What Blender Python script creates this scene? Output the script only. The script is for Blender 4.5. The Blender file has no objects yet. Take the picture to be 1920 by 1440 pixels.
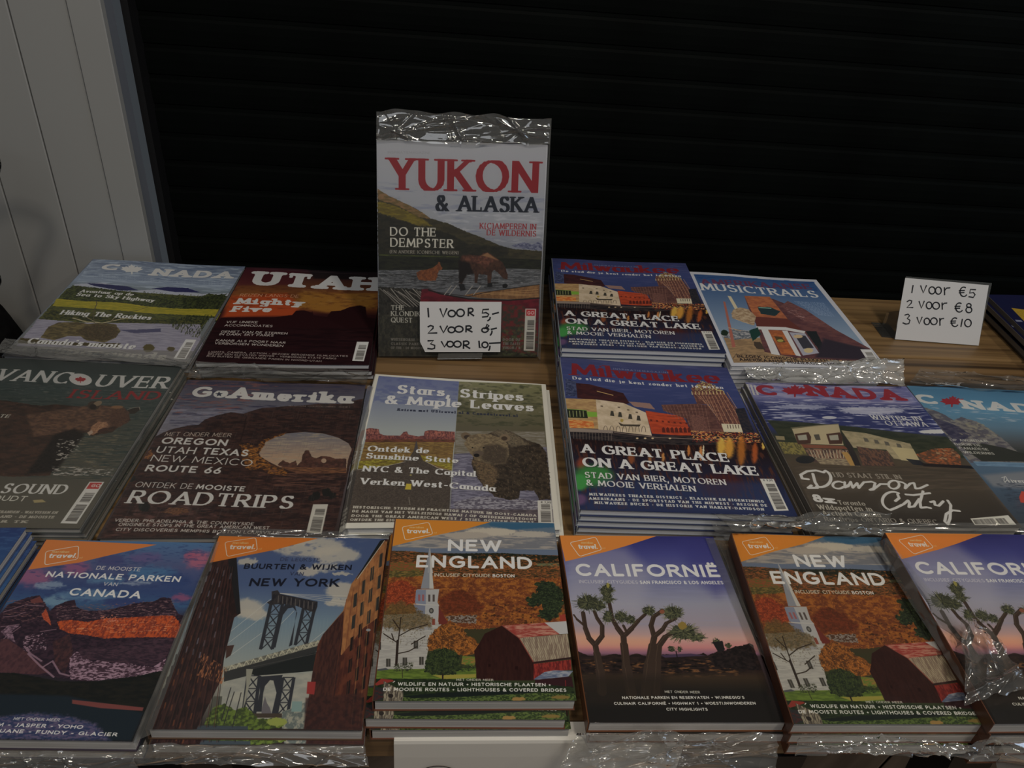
import bpy, math, random
import numpy as np
from mathutils import Vector, Matrix
# ================================================================ camera, world, lights, exposure
sc=bpy.context.scene
COL=sc.collection
TT=.75                        # height of the table top above the floor
EYE=Vector((0,0,TT+.56))
F=1442.                       # focal length in pixels of the 1920 x 1440 frame
_y=np.array([(870-960)/F,980/F,-1.]);_y/=np.linalg.norm(_y)
_h=np.array([1,-.092,0.]);_z=np.cross(_h,_y);_z/=np.linalg.norm(_z)
_x=np.cross(_y,_z);RM=np.array([_x,_y,_z])      # camera axes -> world axes
cam=bpy.data.cameras.new('camera');co=bpy.data.objects.new('camera',cam);COL.objects.link(co)
cam.sensor_width=36;cam.lens=F/1920*36;cam.clip_start=.02
co.matrix_world=Matrix.Translation(EYE)@Matrix([list(r) for r in RM]).to_4x4();sc.camera=co
sc.view_settings.view_transform='Standard';sc.view_settings.look='None'
sc.view_settings.exposure=0;sc.view_settings.gamma=1;sc.view_settings.use_curve_mapping=False
w=bpy.data.worlds.new('world');sc.world=w;w.use_nodes=True
w.node_tree.nodes['Background'].inputs[0].default_value=(.8,.9,1,1);w.node_tree.nodes['Background'].inputs[1].default_value=.045
def lamp(name,loc,tgt,size,power,col):
    l=bpy.data.lights.new(name,'AREA');l.energy=power;l.size=size;l.color=col
    o=bpy.data.objects.new(name,l);COL.objects.link(o);o.location=loc
    o.rotation_euler=(Vector(tgt)-Vector(loc)).to_track_quat('-Z','Y').to_euler();return o
WARM=(1,.90,.76)
lamp('ceiling_lamp',(.55,-.15,TT+1.55),(.25,.5,TT),.16,6.6,WARM)
lamp('ceiling_lamp',(-.35,-.35,TT+1.7),(0,.5,TT),.2,4.6,WARM)
lamp('ceiling_lamp',(1.5,.1,TT+1.6),(.6,.6,TT),.16,4,WARM)
lamp('window_light',(2.3,.45,TT+.9),(.3,.9,TT+.1),.6,3.5,(.62,.78,1))
lamp('room_light',(0,-1.9,TT+2.1),(0,1,TT),1.3,8,(.93,.96,1))
# ================================================================ helpers
def ray(px,py):
    d=RM@np.array([(px-960)/F,-(py-720)/F,-1.]);return Vector(d)
def at(px,py,z=0.):
    """point z above the table top seen at px,py of the photograph"""
    d=ray(px,py);t=(TT+z-EYE.z)/d.z;return EYE+d*t
def onpl(px,py,p0,n):
    d=ray(px,py);t=(p0-EYE).dot(n)/d.dot(n);return EYE+d*t
def tag(o,label=None,cat=None,group=None,kind=None):
    if label:o['label']=label
    if cat:o['category']=cat
    if group:o['group']=group
    if kind:o['kind']=kind
    return o
def empty(name,loc,label,cat,group=None):
    o=bpy.data.objects.new(name,None);COL.objects.link(o);o.location=loc;o.empty_display_size=.05;return tag(o,label,cat,group)
def obj(name,V,Fc,m,parent=None,smooth=False,uv=None,origin=None):
    me=bpy.data.meshes.new(name)
    O=Vector(origin) if origin is not None else (parent_world(parent) if parent else Vector((0,0,0)))
    me.from_pydata([tuple(Vector(v)-O) for v in V],[],[tuple(f) for f in Fc]);me.update()
    for q in (m if isinstance(m,list) else [m]): me.materials.append(q)
    if smooth:
        me.polygons.foreach_set('use_smooth',[True]*len(me.polygons))
    if uv is not None:
        l=me.uv_layers.new(name='uv')
        for p in me.polygons:
            for li,vi in zip(p.loop_indices,p.vertices): l.data[li].uv=uv[vi]
    o=bpy.data.objects.new(name,me);COL.objects.link(o)
    if parent:o.parent=parent
    elif origin is not None:o.location=O
    return o
def parent_world(p):
    v=Vector(p.location)
    while p.parent: p=p.parent;v=v+Vector(p.location)
    return v
def boxv(x0,x1,y0,y1,z0,z1):
    V=[(x,y,z) for z in (z0,z1) for y in (y0,y1) for x in (x0,x1)]
    return V,[(0,2,3,1),(4,5,7,6),(0,1,5,4),(2,6,7,3),(0,4,6,2),(1,3,7,5)]
def bevel(o,w=.002,n=2):
    b=o.modifiers.new('edge','BEVEL');b.width=w;b.segments=n;b.limit_method='ANGLE';return o
# ---------------------------------------------------------------- materials
def mat(name,col,rough=.5,spec=.5,metal=0):
    m=bpy.data.materials.new(name);m.use_nodes=True;b=m.node_tree.nodes['Principled BSDF']
    b.inputs['Base Color'].default_value=(*col,1);b.inputs['Roughness'].default_value=rough;b.inputs['Specular IOR Level'].default_value=spec;b.inputs['Metallic'].default_value=metal
    return m
def noisy(name,c1,c2,scale,rough=.5,bump=.1,bscale=None,spec=.5,dist=.002,lo=.35,hi=.65,detail=4):
    """two tones blended by stretched noise, with the same noise as fine relief"""
    m=mat(name,c1,rough,spec);nt=m.node_tree;N=nt.nodes;L=nt.links;b=N['Principled BSDF']
    tc=N.new('ShaderNodeTexCoord');mp=N.new('ShaderNodeMapping');mp.inputs['Scale'].default_value=scale
    nz=N.new('ShaderNodeTexNoise');nz.inputs['Scale'].default_value=1;nz.inputs['Detail'].default_value=detail
    cr=N.new('ShaderNodeValToRGB');cr.color_ramp.elements[0].color=(*c1,1);cr.color_ramp.elements[1].color=(*c2,1);cr.color_ramp.elements[0].position=lo;cr.color_ramp.elements[1].position=hi
    bp=N.new('ShaderNodeBump');bp.inputs['Strength'].default_value=bump;bp.inputs['Distance'].default_value=dist
    L.new(tc.outputs['Object'],mp.inputs[0]);L.new(mp.outputs[0],nz.inputs['Vector']);L.new(nz.outputs['Fac'],cr.inputs[0]);L.new(cr.outputs[0],b.inputs['Base Color']);L.new(nz.outputs['Fac'],bp.inputs['Height']);L.new(bp.outputs[0],b.inputs['Normal'])
    return m
def printed(c,name,rough=.34):
    """semi-gloss printed sheet: the pixels are computed above by the Cover painter"""
    I=c.out();h,w,_=I.shape;im=bpy.data.images.new(name,w,h,alpha=False)
    A=np.ones((h,w,4),np.float32);A[:,:,:3]=I[::-1];im.pixels.foreach_set(A.ravel());im.update();im.pack()
    m=mat(name,(1,1,1),rough,.35);nt=m.node_tree;t=nt.nodes.new('ShaderNodeTexImage');t.image=im;t.extension='EXTEND';t.interpolation='Cubic'
    uvn=nt.nodes.new('ShaderNodeUVMap');uvn.uv_map='uv';nt.links.new(uvn.outputs[0],t.inputs[0]);nt.links.new(t.outputs[0],nt.nodes['Principled BSDF'].inputs['Base Color']);return m
def plastic(name,veil,gloss,rough,tint=(.93,.93,.91)):
    m=bpy.data.materials.new(name);m.use_nodes=True;nt=m.node_tree;N=nt.nodes;L=nt.links;N.clear()
    out=N.new('ShaderNodeOutputMaterial');tr=N.new('ShaderNodeBsdfTransparent');tr.inputs[0].default_value=(*tint,1)
    df=N.new('ShaderNodeBsdfDiffuse');df.inputs[0].default_value=(.8,.8,.77,1)
    gl=N.new('ShaderNodeBsdfGlossy');gl.inputs['Roughness'].default_value=rough;gl.inputs[0].default_value=(1,1,1,1)
    a=N.new('ShaderNodeMixShader');b=N.new('ShaderNodeMixShader');fr=N.new('ShaderNodeFresnel');fr.inputs[0].default_value=1.5
    mu=N.new('ShaderNodeMath');mu.operation='MULTIPLY';mu.inputs[1].default_value=gloss
    L.new(fr.outputs[0],mu.inputs[0]);a.inputs[0].default_value=veil;L.new(tr.outputs[0],a.inputs[1]);L.new(df.outputs[0],a.inputs[2])
    L.new(mu.outputs[0],b.inputs[0]);L.new(a.outputs[0],b.inputs[1]);L.new(gl.outputs[0],b.inputs[2]);L.new(b.outputs[0],out.inputs[0]);return m
M_crumple=plastic('crumpled_clear_film',.11,3.,.06)
M_dense=plastic('bunched_clear_film',.4,3.2,.08)
M_film=plastic('tight_clear_film',.008,.6,.14,(.97,.97,.96))
M_veil=plastic('folded_clear_film',.075,2.2,.08)
M_page=noisy('page_edges',(.62,.61,.59),(.42,.41,.40),(3,3,900),.7,.3,dist=.0004,lo=.4,hi=.62)
M_pagew=noisy('white_page_edges',(.66,.67,.70),(.46,.48,.52),(3,3,700),.6,.3,dist=.0004,lo=.42,hi=.66)
M_white=mat('paper_white',(.72,.72,.73),.6,.3)
M_ink=mat('marker_ink',(.012,.014,.02),.5)
M_black=mat('black_steel',(.008,.008,.009),.5)
# ---------------------------------------------------------------- lettering skeletons (cap height 1, baseline 0)
GL={
'A':(.8,"0,0 .4,1 .8,0;.14,.34 .66,.34"),
'B':(.62,"0,0 0,1 .3,1 @.3,.76,.26,.24,90,-90 0,.52;.3,.52 @.32,.26,.3,.26,90,-90 0,0"),
'C':(.8,"@.47,.5,.45,.5,48,312"),
'D':(.78,"0,0 0,1 .28,1 @.28,.5,.48,.5,90,-90 0,0"),
'E':(.56,"0,0 0,1 .54,1;0,0 .56,0;0,.52 .46,.52"),
'F':(.54,"0,0 0,1 .54,1;0,.5 .44,.5"),
'G':(.86,"@.47,.5,.45,.5,50,322 .84,.2 .84,.46 .55,.46"),
'H':(.72,"0,0 0,1;.72,0 .72,1;0,.52 .72,.52"),
'I':(.08,".04,0 .04,1"),
'J':(.4,".36,1 .36,.25 @.14,.25,.22,.27,0,-110"),
'K':(.68,"0,0 0,1;.62,1 .03,.46;.2,.6 .68,0"),
'L':(.5,"0,1 0,0 .5,0"),
'M':(.92,"0,0 .08,1 .46,.18 .84,1 .92,0"),
'N':(.74,"0,0 0,1 .74,0 .74,1"),
'O':(.96,"@.48,.5,.48,.5,90,450"),
'P':(.6,"0,0 0,1 .3,1 @.3,.73,.28,.27,90,-90 0,.46"),
'Q':(.96,"@.48,.5,.48,.5,90,450;.55,.25 .95,-.08"),
'R':(.64,"0,0 0,1 .3,1 @.3,.74,.28,.26,90,-90 0,.48;.3,.48 .64,0"),
'S':(.58,"@.3,.75,.24,.25,30,235 .3,.5 @.29,.25,.28,.26,80,-145"),
'T':(.66,".33,0 .33,1;0,1 .66,1"),
'U':(.68,"0,1 0,.34 @.34,.34,.34,.34,180,360 .68,1"),
'V':(.76,"0,1 .38,0 .76,1"),
'W':(1.12,"0,1 .28,0 .56,.95 .84,0 1.12,1"),
'X':(.7,"0,1 .7,0;.7,1 0,0"),
'Y':(.7,"0,1 .35,.46 .7,1;.35,.46 .35,0"),
'Z':(.62,".03,1 .6,1 0,0 .62,0"),
'\u00cb':(.56,"0,0 0,1 .54,1;0,0 .56,0;0,.52 .46,.52;.14,1.24 .15,1.24;.4,1.24 .41,1.24"),
'0':(.58,"@.29,.5,.29,.5,90,450"),
'1':(.3,"0,.78 .2,1 .2,0"),
'2':(.54,"@.27,.74,.25,.26,165,-25 0,0 .54,0"),
'3':(.54,"@.25,.75,.23,.25,150,-85;.25,.52 @.25,.26,.27,.26,85,-150"),
'4':(.6,".44,0 .44,1 0,.28 .6,.28"),
'5':(.52,".47,1 .1,1 .05,.56 @.24,.32,.26,.32,120,-140"),
'6':(.56,".44,1 .08,.46;@.28,.3,.27,.3,90,450"),
'7':(.5,"0,1 .5,1 .16,0"),
'8':(.54,"@.27,.76,.21,.24,90,450;@.27,.27,.27,.27,90,450"),
'9':(.56,".12,0 .48,.54;@.28,.7,.27,.3,90,450"),
'a':(.5,"@.24,.33,.24,.33,60,300 .46,.15;.47,.66 .47,0"),
'b':(.5,"0,1.02 0,0;@.26,.33,.24,.33,150,-150"),
'c':(.46,"@.26,.33,.25,.33,50,310"),
'd':(.5,"@.24,.33,.24,.33,30,330;.48,1.02 .48,0"),
'e':(.5,".02,.34 .48,.34 @.25,.33,.24,.33,5,310"),
'f':(.32,".36,1 @.28,.82,.14,.2,60,180 .14,0;0,.64 .32,.64"),
'g':(.5,"@.24,.33,.24,.33,40,330;.48,.66 .48,-.08 @.25,-.08,.23,.24,0,-140"),
'h':(.46,"0,1.02 0,0;0,.42 @.23,.42,.22,.24,150,0 .45,0"),
'i':(.06,".03,.66 .03,0;.03,.92 .035,.92"),
'j':(.14,".12,.66 .12,-.1 @-.02,-.1,.14,.18,0,-100;.12,.92 .125,.92"),
'k':(.46,"0,1.02 0,0;.42,.66 .02,.27;.14,.38 .46,0"),
'l':(.06,".03,1.02 .03,0"),
'm':(.78,"0,.66 0,0;0,.44 @.2,.44,.19,.22,150,0 .39,0;.39,.44 @.59,.44,.19,.22,150,0 .78,0"),
'n':(.46,"0,.66 0,0;0,.42 @.23,.42,.22,.24,150,0 .45,0"),
'o':(.52,"@.26,.33,.26,.33,90,450"),
'p':(.5,"0,.66 0,-.3;@.26,.33,.24,.33,150,-150"),
'q':(.5,"@.24,.33,.24,.33,30,330;.48,.66 .48,-.3"),
'r':(.3,"0,.66 0,0;0,.4 @.2,.42,.2,.24,160,60"),
's':(.38,"@.2,.49,.16,.17,35,235 .19,.33 @.18,.17,.19,.18,80,-145"),
't':(.3,".12,.92 .12,.2 @.26,.2,.14,.2,180,280;0,.66 .3,.66"),
'u':(.46,"0,.66 0,.24 @.22,.24,.22,.24,180,350;.45,.66 .45,0"),
'v':(.46,"0,.66 .23,0 .46,.66"),
'w':(.72,"0,.66 .18,0 .36,.62 .54,0 .72,.66"),
'x':(.44,"0,.66 .44,0;.44,.66 0,0"),
'y':(.46,"0,.66 .23,.02;.46,.66 .2,-.16 .04,-.28"),
'z':(.42,".02,.66 .4,.66 0,0 .42,0"),
'&':(.72,".72,0 .16,.66 @.3,.8,.17,.2,200,-40 .12,.42 @.28,.24,.26,.25,140,300 .7,.42"),
',':(.1,".06,.03 .0,-.2"),'.':(.08,".04,.02 .045,.02"),'-':(.3,".0,.4 .3,.4"),'_':(.5,"0,.4 .5,.4"),
'+':(.34,"0,.42 .34,.42;.17,.24 .17,.6"),'(':(.2,"@.26,.45,.24,.62,115,245"),')':(.2,"@-.06,.45,.24,.62,65,-65"),
"'":(.06,".03,1 .03,.78"),'/':(.34,"0,-.1 .34,1.05"),':':(.06,".03,.03 .035,.03;.03,.6 .035,.6"),
'\u20ac':(.66,"@.42,.5,.34,.5,55,305;0,.58 .56,.58;0,.42 .5,.42"),
}
import math
def _sk(ch):
    if ch in _sk.c: return _sk.c[ch]
    w,s=GL[ch]; out=[]
    for st in s.split(';'):
        P=[]
        for tk in st.split():
            if tk[0]=='@':
                cx,cy,rx,ry,a,b=[float(q) for q in tk[1:].split(',')]
                n=max(2,int(abs(b-a)/18))
                for i in range(n+1):
                    t=math.radians(a+(b-a)*i/n); P.append((cx+rx*math.cos(t),cy+ry*math.sin(t)))
            else: P.append(tuple(float(q) for q in tk.split(',')))
        out.append(P)
    _sk.c[ch]=(w,out); return _sk.c[ch]
_sk.c={}
# style: W stroke, c contrast, phi nib angle, s serif half length, sp letter spacing, it italic shear, xh small-letter stretch
FT={'sans':(.15,0,0,0,.3,0),'thin':(.1,0,0,0,.26,0),'bold':(.205,0,0,0,.37,0),'black':(.25,.1,0,0,.34,0),
'serif':(.2,.62,20,.07,.34,0),'serifb':(.26,.66,18,.07,.34,0),'disp':(.245,.74,14,.1,.3,0),'slab':(.3,.3,0,.08,.5,0),
'ital':(.185,.62,20,.06,.3,.18),'sanit':(.15,0,0,0,.2,.14),'boldit':(.2,0,0,0,.2,.14),'serifit':(.13,.6,20,.06,.26,.2)}
ARMS=set('EFTZLCGS\u00cbzcs')
def _segs(ch,ft):
    key=(ch,ft)
    if key in _segs.c: return _segs.c[key]
    W,c,phi,sl,sp,it=FT[ft]; w,sts=_sk(ch); S=[];th=W*max(.22,1-c)
    ys=[q[1] for P in sts for q in P];lo,hi=min(ys),max(ys)
    if ch in 'ij:.,\u00cb': hi+=W
    if ch in '.,': lo=-.3
    if ch in '-_+': lo,hi=0,1
    def ty(y): return (th/2+y*(1-th)) if y>=0 else y
    def ww(dx,dy):
        if c==0: return W
        a=math.atan2(dy,dx)-math.radians(phi); return W*((1-c)+c*abs(math.sin(a)))
    for P in sts:
        n=len(P)-1;closed=abs(P[0][0]-P[-1][0])+abs(P[0][1]-P[-1][1])<.02
        R=[[x,ty(y)] for x,y in P]
        if n>0 and not closed and ch not in ',.:\'' :
            for e,f in ((0,1),(-1,-2)):
                dx,dy=P[e][0]-P[f][0],P[e][1]-P[f][1];L=math.hypot(dx,dy)+1e-9
                if abs(dy)>.5*abs(dx) and min(abs(P[e][1]-q) for q in (lo,hi))<.02 and L>.1:
                    R[e][0]+=dx/L*W*.7;R[e][1]+=dy/L*W*.7
        for i in range(n): S.append((R[i][0],R[i][1],R[i+1][0],R[i+1][1],ww(P[i+1][0]-P[i][0],P[i+1][1]-P[i][1])))
        if sl and n>0 and ch not in ".,-+'/:&()_":
            for k,(e,f) in enumerate(((P[0],P[1]),(P[-1],P[-2]))):
                if closed: break
                dx,dy=e[0]-f[0],e[1]-f[1];L=math.hypot(dx,dy)
                lv=min(abs(e[1]-q) for q in (0,1,.66,1.02,-.3))
                if abs(dy)>.55*abs(dx) and lv<.03 and L>.1 and ch not in 'CGSces0123456789':
                    low=e[1]<.1;y=e[1]+(th/2 if low else -th/2)
                    a,b=e[0]-W/2-sl,e[0]+W/2+sl
                    if ch in 'bhklmnpriju' and not low: b=e[0]
                    if ch in 'dqu' and not low: b=e[0]
                    S.append((a,y,b,y,th*.9))
                    if sl>.05: # bracket
                        o=1 if low else -1;S.append((e[0]-W*.25-sl*.4,y+o*th*.4,e[0]+(W*.25+sl*.4 if b>e[0]+.01 else 0),y+o*th*.4,th*.8))
                elif ch in ARMS and abs(dx)>=.55*abs(dy) and (k==1 or ch in 'TZCGScsz') and e[0]>-.01:
                    if ch in 'CGScs':
                        d=.1 if e[1]>.33 else -.08
                        if ch in 'cs' and k==1 and ch=='c': continue
                        S.append((e[0],ty(e[1])-d*.3,e[0]+.01,ty(e[1])+d,W*.55))
                    else:
                        d=-.2 if e[1]>.8 else (.2 if e[1]<.2 else .12)
                        S.append((e[0],ty(e[1]),e[0],ty(e[1])+d,W*.42))
                        if .2<e[1]<.8: S.append((e[0],ty(e[1]),e[0],ty(e[1])-.1,W*.42))
    _segs.c[key]=(w,np.array(S),lo,hi); return _segs.c[key]
_segs.c={}
def lin(c):
    c=np.asarray(c,float)/255.
    return np.where(c<=.04045,c/12.92,((c+.055)/1.055)**2.4)
def homog(src,dst):
    A=[];b=[]
    for (x,y),(u,v) in zip(src,dst):
        A+= [[x,y,1,0,0,0,-u*x,-u*y],[0,0,0,x,y,1,-v*x,-v*y]]; b+=[u,v]
    h=np.linalg.solve(np.array(A,float),np.array(b,float)); return np.append(h,1).reshape(3,3)
def vnoise(X,Y,seed):
    rs=np.random.RandomState(seed&0xffff); G=rs.rand(64,64)
    xi=np.floor(X).astype(int);yi=np.floor(Y).astype(int);fx=X-xi;fy=Y-yi
    fx=fx*fx*(3-2*fx);fy=fy*fy*(3-2*fy)
    a=G[yi&63,xi&63];b=G[yi&63,(xi+1)&63];c=G[(yi+1)&63,xi&63];d=G[(yi+1)&63,(xi+1)&63]
    return (a*(1-fx)+b*fx)*(1-fy)+(c*(1-fx)+d*fx)*fy
def fbm(X,Y,seed,o=4):
    s=0;a=.5;t=0
    for k in range(o):
        s=s+a*vnoise(X*2**k+k*7.3,Y*2**k+k*3.1,seed+k*13);t+=a;a*=.55
    return s/t
class Cover:
    """A printed cover painted into its own flat texture (u right, v down)."""
    def __init__(s,quad,w=640,asp=1.25,gain=2.6,seed=1):
        s.w=w;s.h=int(w*asp);s.M=homog(quad,[(0,0),(w,0),(w,s.h),(0,s.h)]);s.g=gain
        s.I=np.zeros((s.h,s.w,3));s.rs=np.random.RandomState(seed);s.seed=seed*101
        s.k=w/((math.dist(quad[0],quad[1])+math.dist(quad[3],quad[2]))/2)
    def T(s,pts):
        p=np.array(pts,float).reshape(-1,2);q=np.c_[p,np.ones(len(p))]@s.M.T
        return q[:,:2]/q[:,2:]
    def bb(s,p,m=2):
        x0=int(max(0,math.floor(p[:,0].min()-m)));x1=int(min(s.w,math.ceil(p[:,0].max()+m)))
        y0=int(max(0,math.floor(p[:,1].min()-m)));y1=int(min(s.h,math.ceil(p[:,1].max()+m)))
        return x0,y0,x1,y1
    def _n(s,X,Y,ns,o=4):
        s.seed+=1; return fbm(X/(ns[0]*s.k),Y/(ns[1]*s.k),s.seed,o)
    def mask(s,p,soft=0,rough=0,rs=14):
        m=2+soft*s.k*2+rough*s.k; x0,y0,x1,y1=s.bb(p,m)
        if x1<=x0 or y1<=y0: return None
        Y,X=np.mgrid[y0:y1,x0:x1].astype(float);X+=.5;Y+=.5;Xs,Ys=X,Y
        if rough:
            X=X+(s._n(Xs,Ys,(rs,rs),3)-.5)*2.4*rough*s.k; Y=Y+(s._n(Xs,Ys,(rs,rs),3)-.5)*2.4*rough*s.k
        ins=np.zeros(X.shape,bool);D=np.full(X.shape,1e9)
        for (ax,ay),(bx,by) in zip(p,np.roll(p,-1,0)):
            if ay!=by:
                c=(ay>Y)!=(by>Y); ins^= c&(X<(bx-ax)*(Y-ay)/(by-ay)+ax)
            vx,vy=bx-ax,by-ay;L=vx*vx+vy*vy+1e-9;t=np.clip(((X-ax)*vx+(Y-ay)*vy)/L,0,1)
            D=np.minimum(D,(X-ax-t*vx)**2+(Y-ay-t*vy)**2)
        D=np.sqrt(D);D=np.where(ins,D,-D);f=max(1.,soft*s.k*2)
        a=np.clip(D/f+.5,0,1); a=a*a*(3-2*a) if soft else a
        return (x0,y0,x1,y1,Xs,Ys,a)
    def mix(s,x0,y0,x1,y1,a,col):
        R=s.I[y0:y1,x0:x1]; col=np.asarray(col,float); R+=(col-R)*a[...,None]
    def colr(s,X,Y,col,c2,ns,kk):
        if c2 is None: return col
        n=np.clip((s._n(X,Y,ns)-.5)*kk+.5,0,1)[...,None]; return np.array(col,float)*(1-n)+np.array(c2,float)*n
    def bg(s,stops,c2=None,ns=(30,10),kk=3):
        ys=np.linspace(0,1,s.h);v=[q[0] for q in stops]
        for i in range(3): s.I[:,:,i]=np.interp(ys,v,[q[1][i] for q in stops])[:,None]
        if c2 is not None: s.tx(None,c2,ns,.5,1,kk)
    def grad(s,pts,c0,c1,ya,yb,soft=0):
        """fill a region with a vertical blend from c0 (at photo row of point ya) to c1"""
        r=s.mask(s.T(pts),soft)
        if r is None: return
        x0,y0,x1,y1,X,Y,a=r; va=s.T([ya])[0,1];vb=s.T([yb])[0,1]
        t=np.clip((Y-va)/(vb-va),0,1)[...,None]
        s.mix(x0,y0,x1,y1,a,np.array(c0,float)*(1-t)+np.array(c1,float)*t)
    def poly(s,pts,col,c2=None,ns=(10,6),kk=3,soft=0,rough=0,rs=14,a=1):
        r=s.mask(s.T(pts),soft,rough,rs)
        if r is None: return
        x0,y0,x1,y1,X,Y,m=r; s.mix(x0,y0,x1,y1,m*a,s.colr(X,Y,col,c2,ns,kk))
    def tx(s,pts,col,ns=(10,6),thr=.5,a=1,kk=6,soft=2,o=4):
        """noise blotches of one ink inside a region (None = whole sheet)"""
        if pts is None:
            x0,y0,x1,y1=0,0,s.w,s.h;Y,X=np.mgrid[0:s.h,0:s.w].astype(float);m=1.
        else:
            r=s.mask(s.T(pts),soft)
            if r is None: return
            x0,y0,x1,y1,X,Y,m=r
        n=np.clip((s._n(X,Y,ns,o)-thr)*kk,0,1); s.mix(x0,y0,x1,y1,n*m*a,col)
    def ell(s,cx,cy,rx,ry,col,rot=0,**k):
        t=np.linspace(0,2*np.pi,22)[:-1];c,d=math.cos(math.radians(rot)),math.sin(math.radians(rot))
        x=rx*np.cos(t);y=ry*np.sin(t); s.poly(np.c_[cx+x*c-y*d,cy+x*d+y*c],col,**k)
    def seg(s,S,col,a=1,clip=None):
        """S rows x0,y0,x1,y1,w in texture px, drawn as one antialiased shape"""
        P=np.r_[S[:,:2],S[:,2:4]];m=S[:,4].max()/2+2;x0,y0,x1,y1=s.bb(P,m)
        if x1<=x0 or y1<=y0: return
        Y,X=np.mgrid[y0:y1,x0:x1].astype(float);X=X+.5;Y=Y+.5;A=np.zeros(X.shape)
        for ax,ay,bx,by,w in S:
            vx,vy=bx-ax,by-ay;L=vx*vx+vy*vy+1e-9;t=np.clip(((X-ax)*vx+(Y-ay)*vy)/L,0,1)
            d=np.sqrt((X-ax-t*vx)**2+(Y-ay-t*vy)**2);A=np.maximum(A,np.clip(w/2-d+.5,0,1)*min(1,max(w,.35)))
        if clip:   # keep letters between their base line and top line
            gx,gy,sl,H,lo,hi=clip;v=(gy+(X-gx)*sl-Y)/H;A=A*np.clip((v-lo)*H+.5,0,1)*np.clip((hi-v)*H+.5,0,1)
        s.mix(x0,y0,x1,y1,A*a,col)
    def ln(s,pts,w,col,a=1):
        p=s.T(pts);s.seg(np.c_[p[:-1],p[1:],np.full(len(p)-1,w*s.k)],col,a)
    def fur(s,pts,cols,n,L=6,ang=90,w=1.2,jit=25,a=.8,ti=None):
        """n short strokes scattered inside a region, ang in degrees on the sheet"""
        r=s.mask(s.T(pts),0)
        if r is None: return
        x0,y0,x1,y1,X,Y,m=r
        ys,xs=np.nonzero(m>.5)
        if len(xs)==0: return
        q=s.rs.randint(0,len(xs),n); cols=np.array(cols,float).reshape(-1,3)
        for i in q:
            x,y=xs[i]+x0,ys[i]+y0;t=math.radians(ang+s.rs.uniform(-jit,jit));l=L*s.k*s.rs.uniform(.5,1.2)
            s.seg(np.array([[x,y,x+l*math.cos(t),y-l*math.sin(t),w*s.k*s.rs.uniform(.6,1.3)]]),cols[s.rs.randint(len(cols))],a)
    def txt(s,st,x0,y0,x1,y1,h,col,ft='sans',sh=None,sp=None,a=1,only=None):
        """string from photo point x0,y0 to x1,y1 along its baseline, cap height h photo px"""
        W,c,phi,sl,spc,it=FT[ft]
        if sp is not None: spc=sp
        g=s.T([(x0,y0),(x1,y1),(x0,y0-h)]);b=g[1]-g[0];H=g[0,1]-g[2,1]
        adv=[];x=0
        for ch in st:
            if ch==' ': adv.append((x,None));x+=.42+spc*.5;continue
            g_=_segs(ch,ft);adv.append((x,g_));x+=g_[0]+spc
        tot=x-spc+W;sx=np.linalg.norm(b)/tot;ex=b/np.linalg.norm(b);ey=np.array([ -it*H*0,-H]);
        for off,cc,al in (((sh[0]*s.k,sh[1]*s.k),sh[2],.7*a),((0,0),col,a)) if sh else (((0,0),col,a),):
            for n,((xo,g_),ch) in enumerate(zip(adv,st)):
                if g_ is None: continue
                S=g_[1]
                Q=np.empty_like(S)
                for i in (0,2):
                    gx=(S[:,i]+xo+W*.5+it*S[:,i+1])*sx;gy=S[:,i+1]*H
                    Q[:,i]=g[0,0]+ex[0]*gx+off[0];Q[:,i+1]=g[0,1]+ex[1]*gx-gy+off[1]
                vert=np.abs(S[:,3]-S[:,1])>np.abs(S[:,2]-S[:,0])
                Q[:,4]=S[:,4]*np.where(vert,(sx+H)/2,H*.5+min(sx,H)*.5)
                cl=cc if only is None else only(n,cc)
                s.seg(Q,cl,al,(g[0,0]+off[0],g[0,1]+off[1],b[1]/(b[0] or 1),H,g_[2],g_[3]) if H>9 else None)
    def bar(s,x0,y0,x1,y1,x2,y2,x3,y3,top=None,vert=True):
        """price sticker with a bar code: corners TL,TR,BR,BL in photo px"""
        s.poly([(x0,y0),(x1,y1),(x2,y2),(x3,y3)],(150,148,142))
        q=np.array([(x0,y0),(x1,y1),(x2,y2),(x3,y3)],float)
        P=lambda u,v:(q[0]*(1-u)+q[1]*u)*(1-v)+(q[3]*(1-u)+q[2]*u)*v
        def blk(u0,u1,v0,v1,n):
            t=v0
            while t<v1:
                d=s.rs.choice([.008,.016,.022]);s.poly([P(u0,t),P(u1,t),P(u1,t+d),P(u0,t+d)],(35,33,33),a=.85);t+=d+s.rs.choice([.008,.014])
        v=.06
        if top is not None: s.poly([P(.1,.02),P(.9,.02),P(.9,.17),P(.1,.17)],top);v=.27
        else: v=.16
        blk(.25,.88,v,v+.22,8);blk(.2,.88,v+.28,.95,16)
    def out(s):
        I=s.I*.84+s.I.mean(2,keepdims=True)*.16   # hazy veil put into the inks by greying them a little
        L=np.clip(lin(I)*s.g,0,.86)
        S=np.where(L<=.0031308,L*12.92,1.055*L**(1/2.4)-.055)
        return np.clip(S,0,1)
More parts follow.
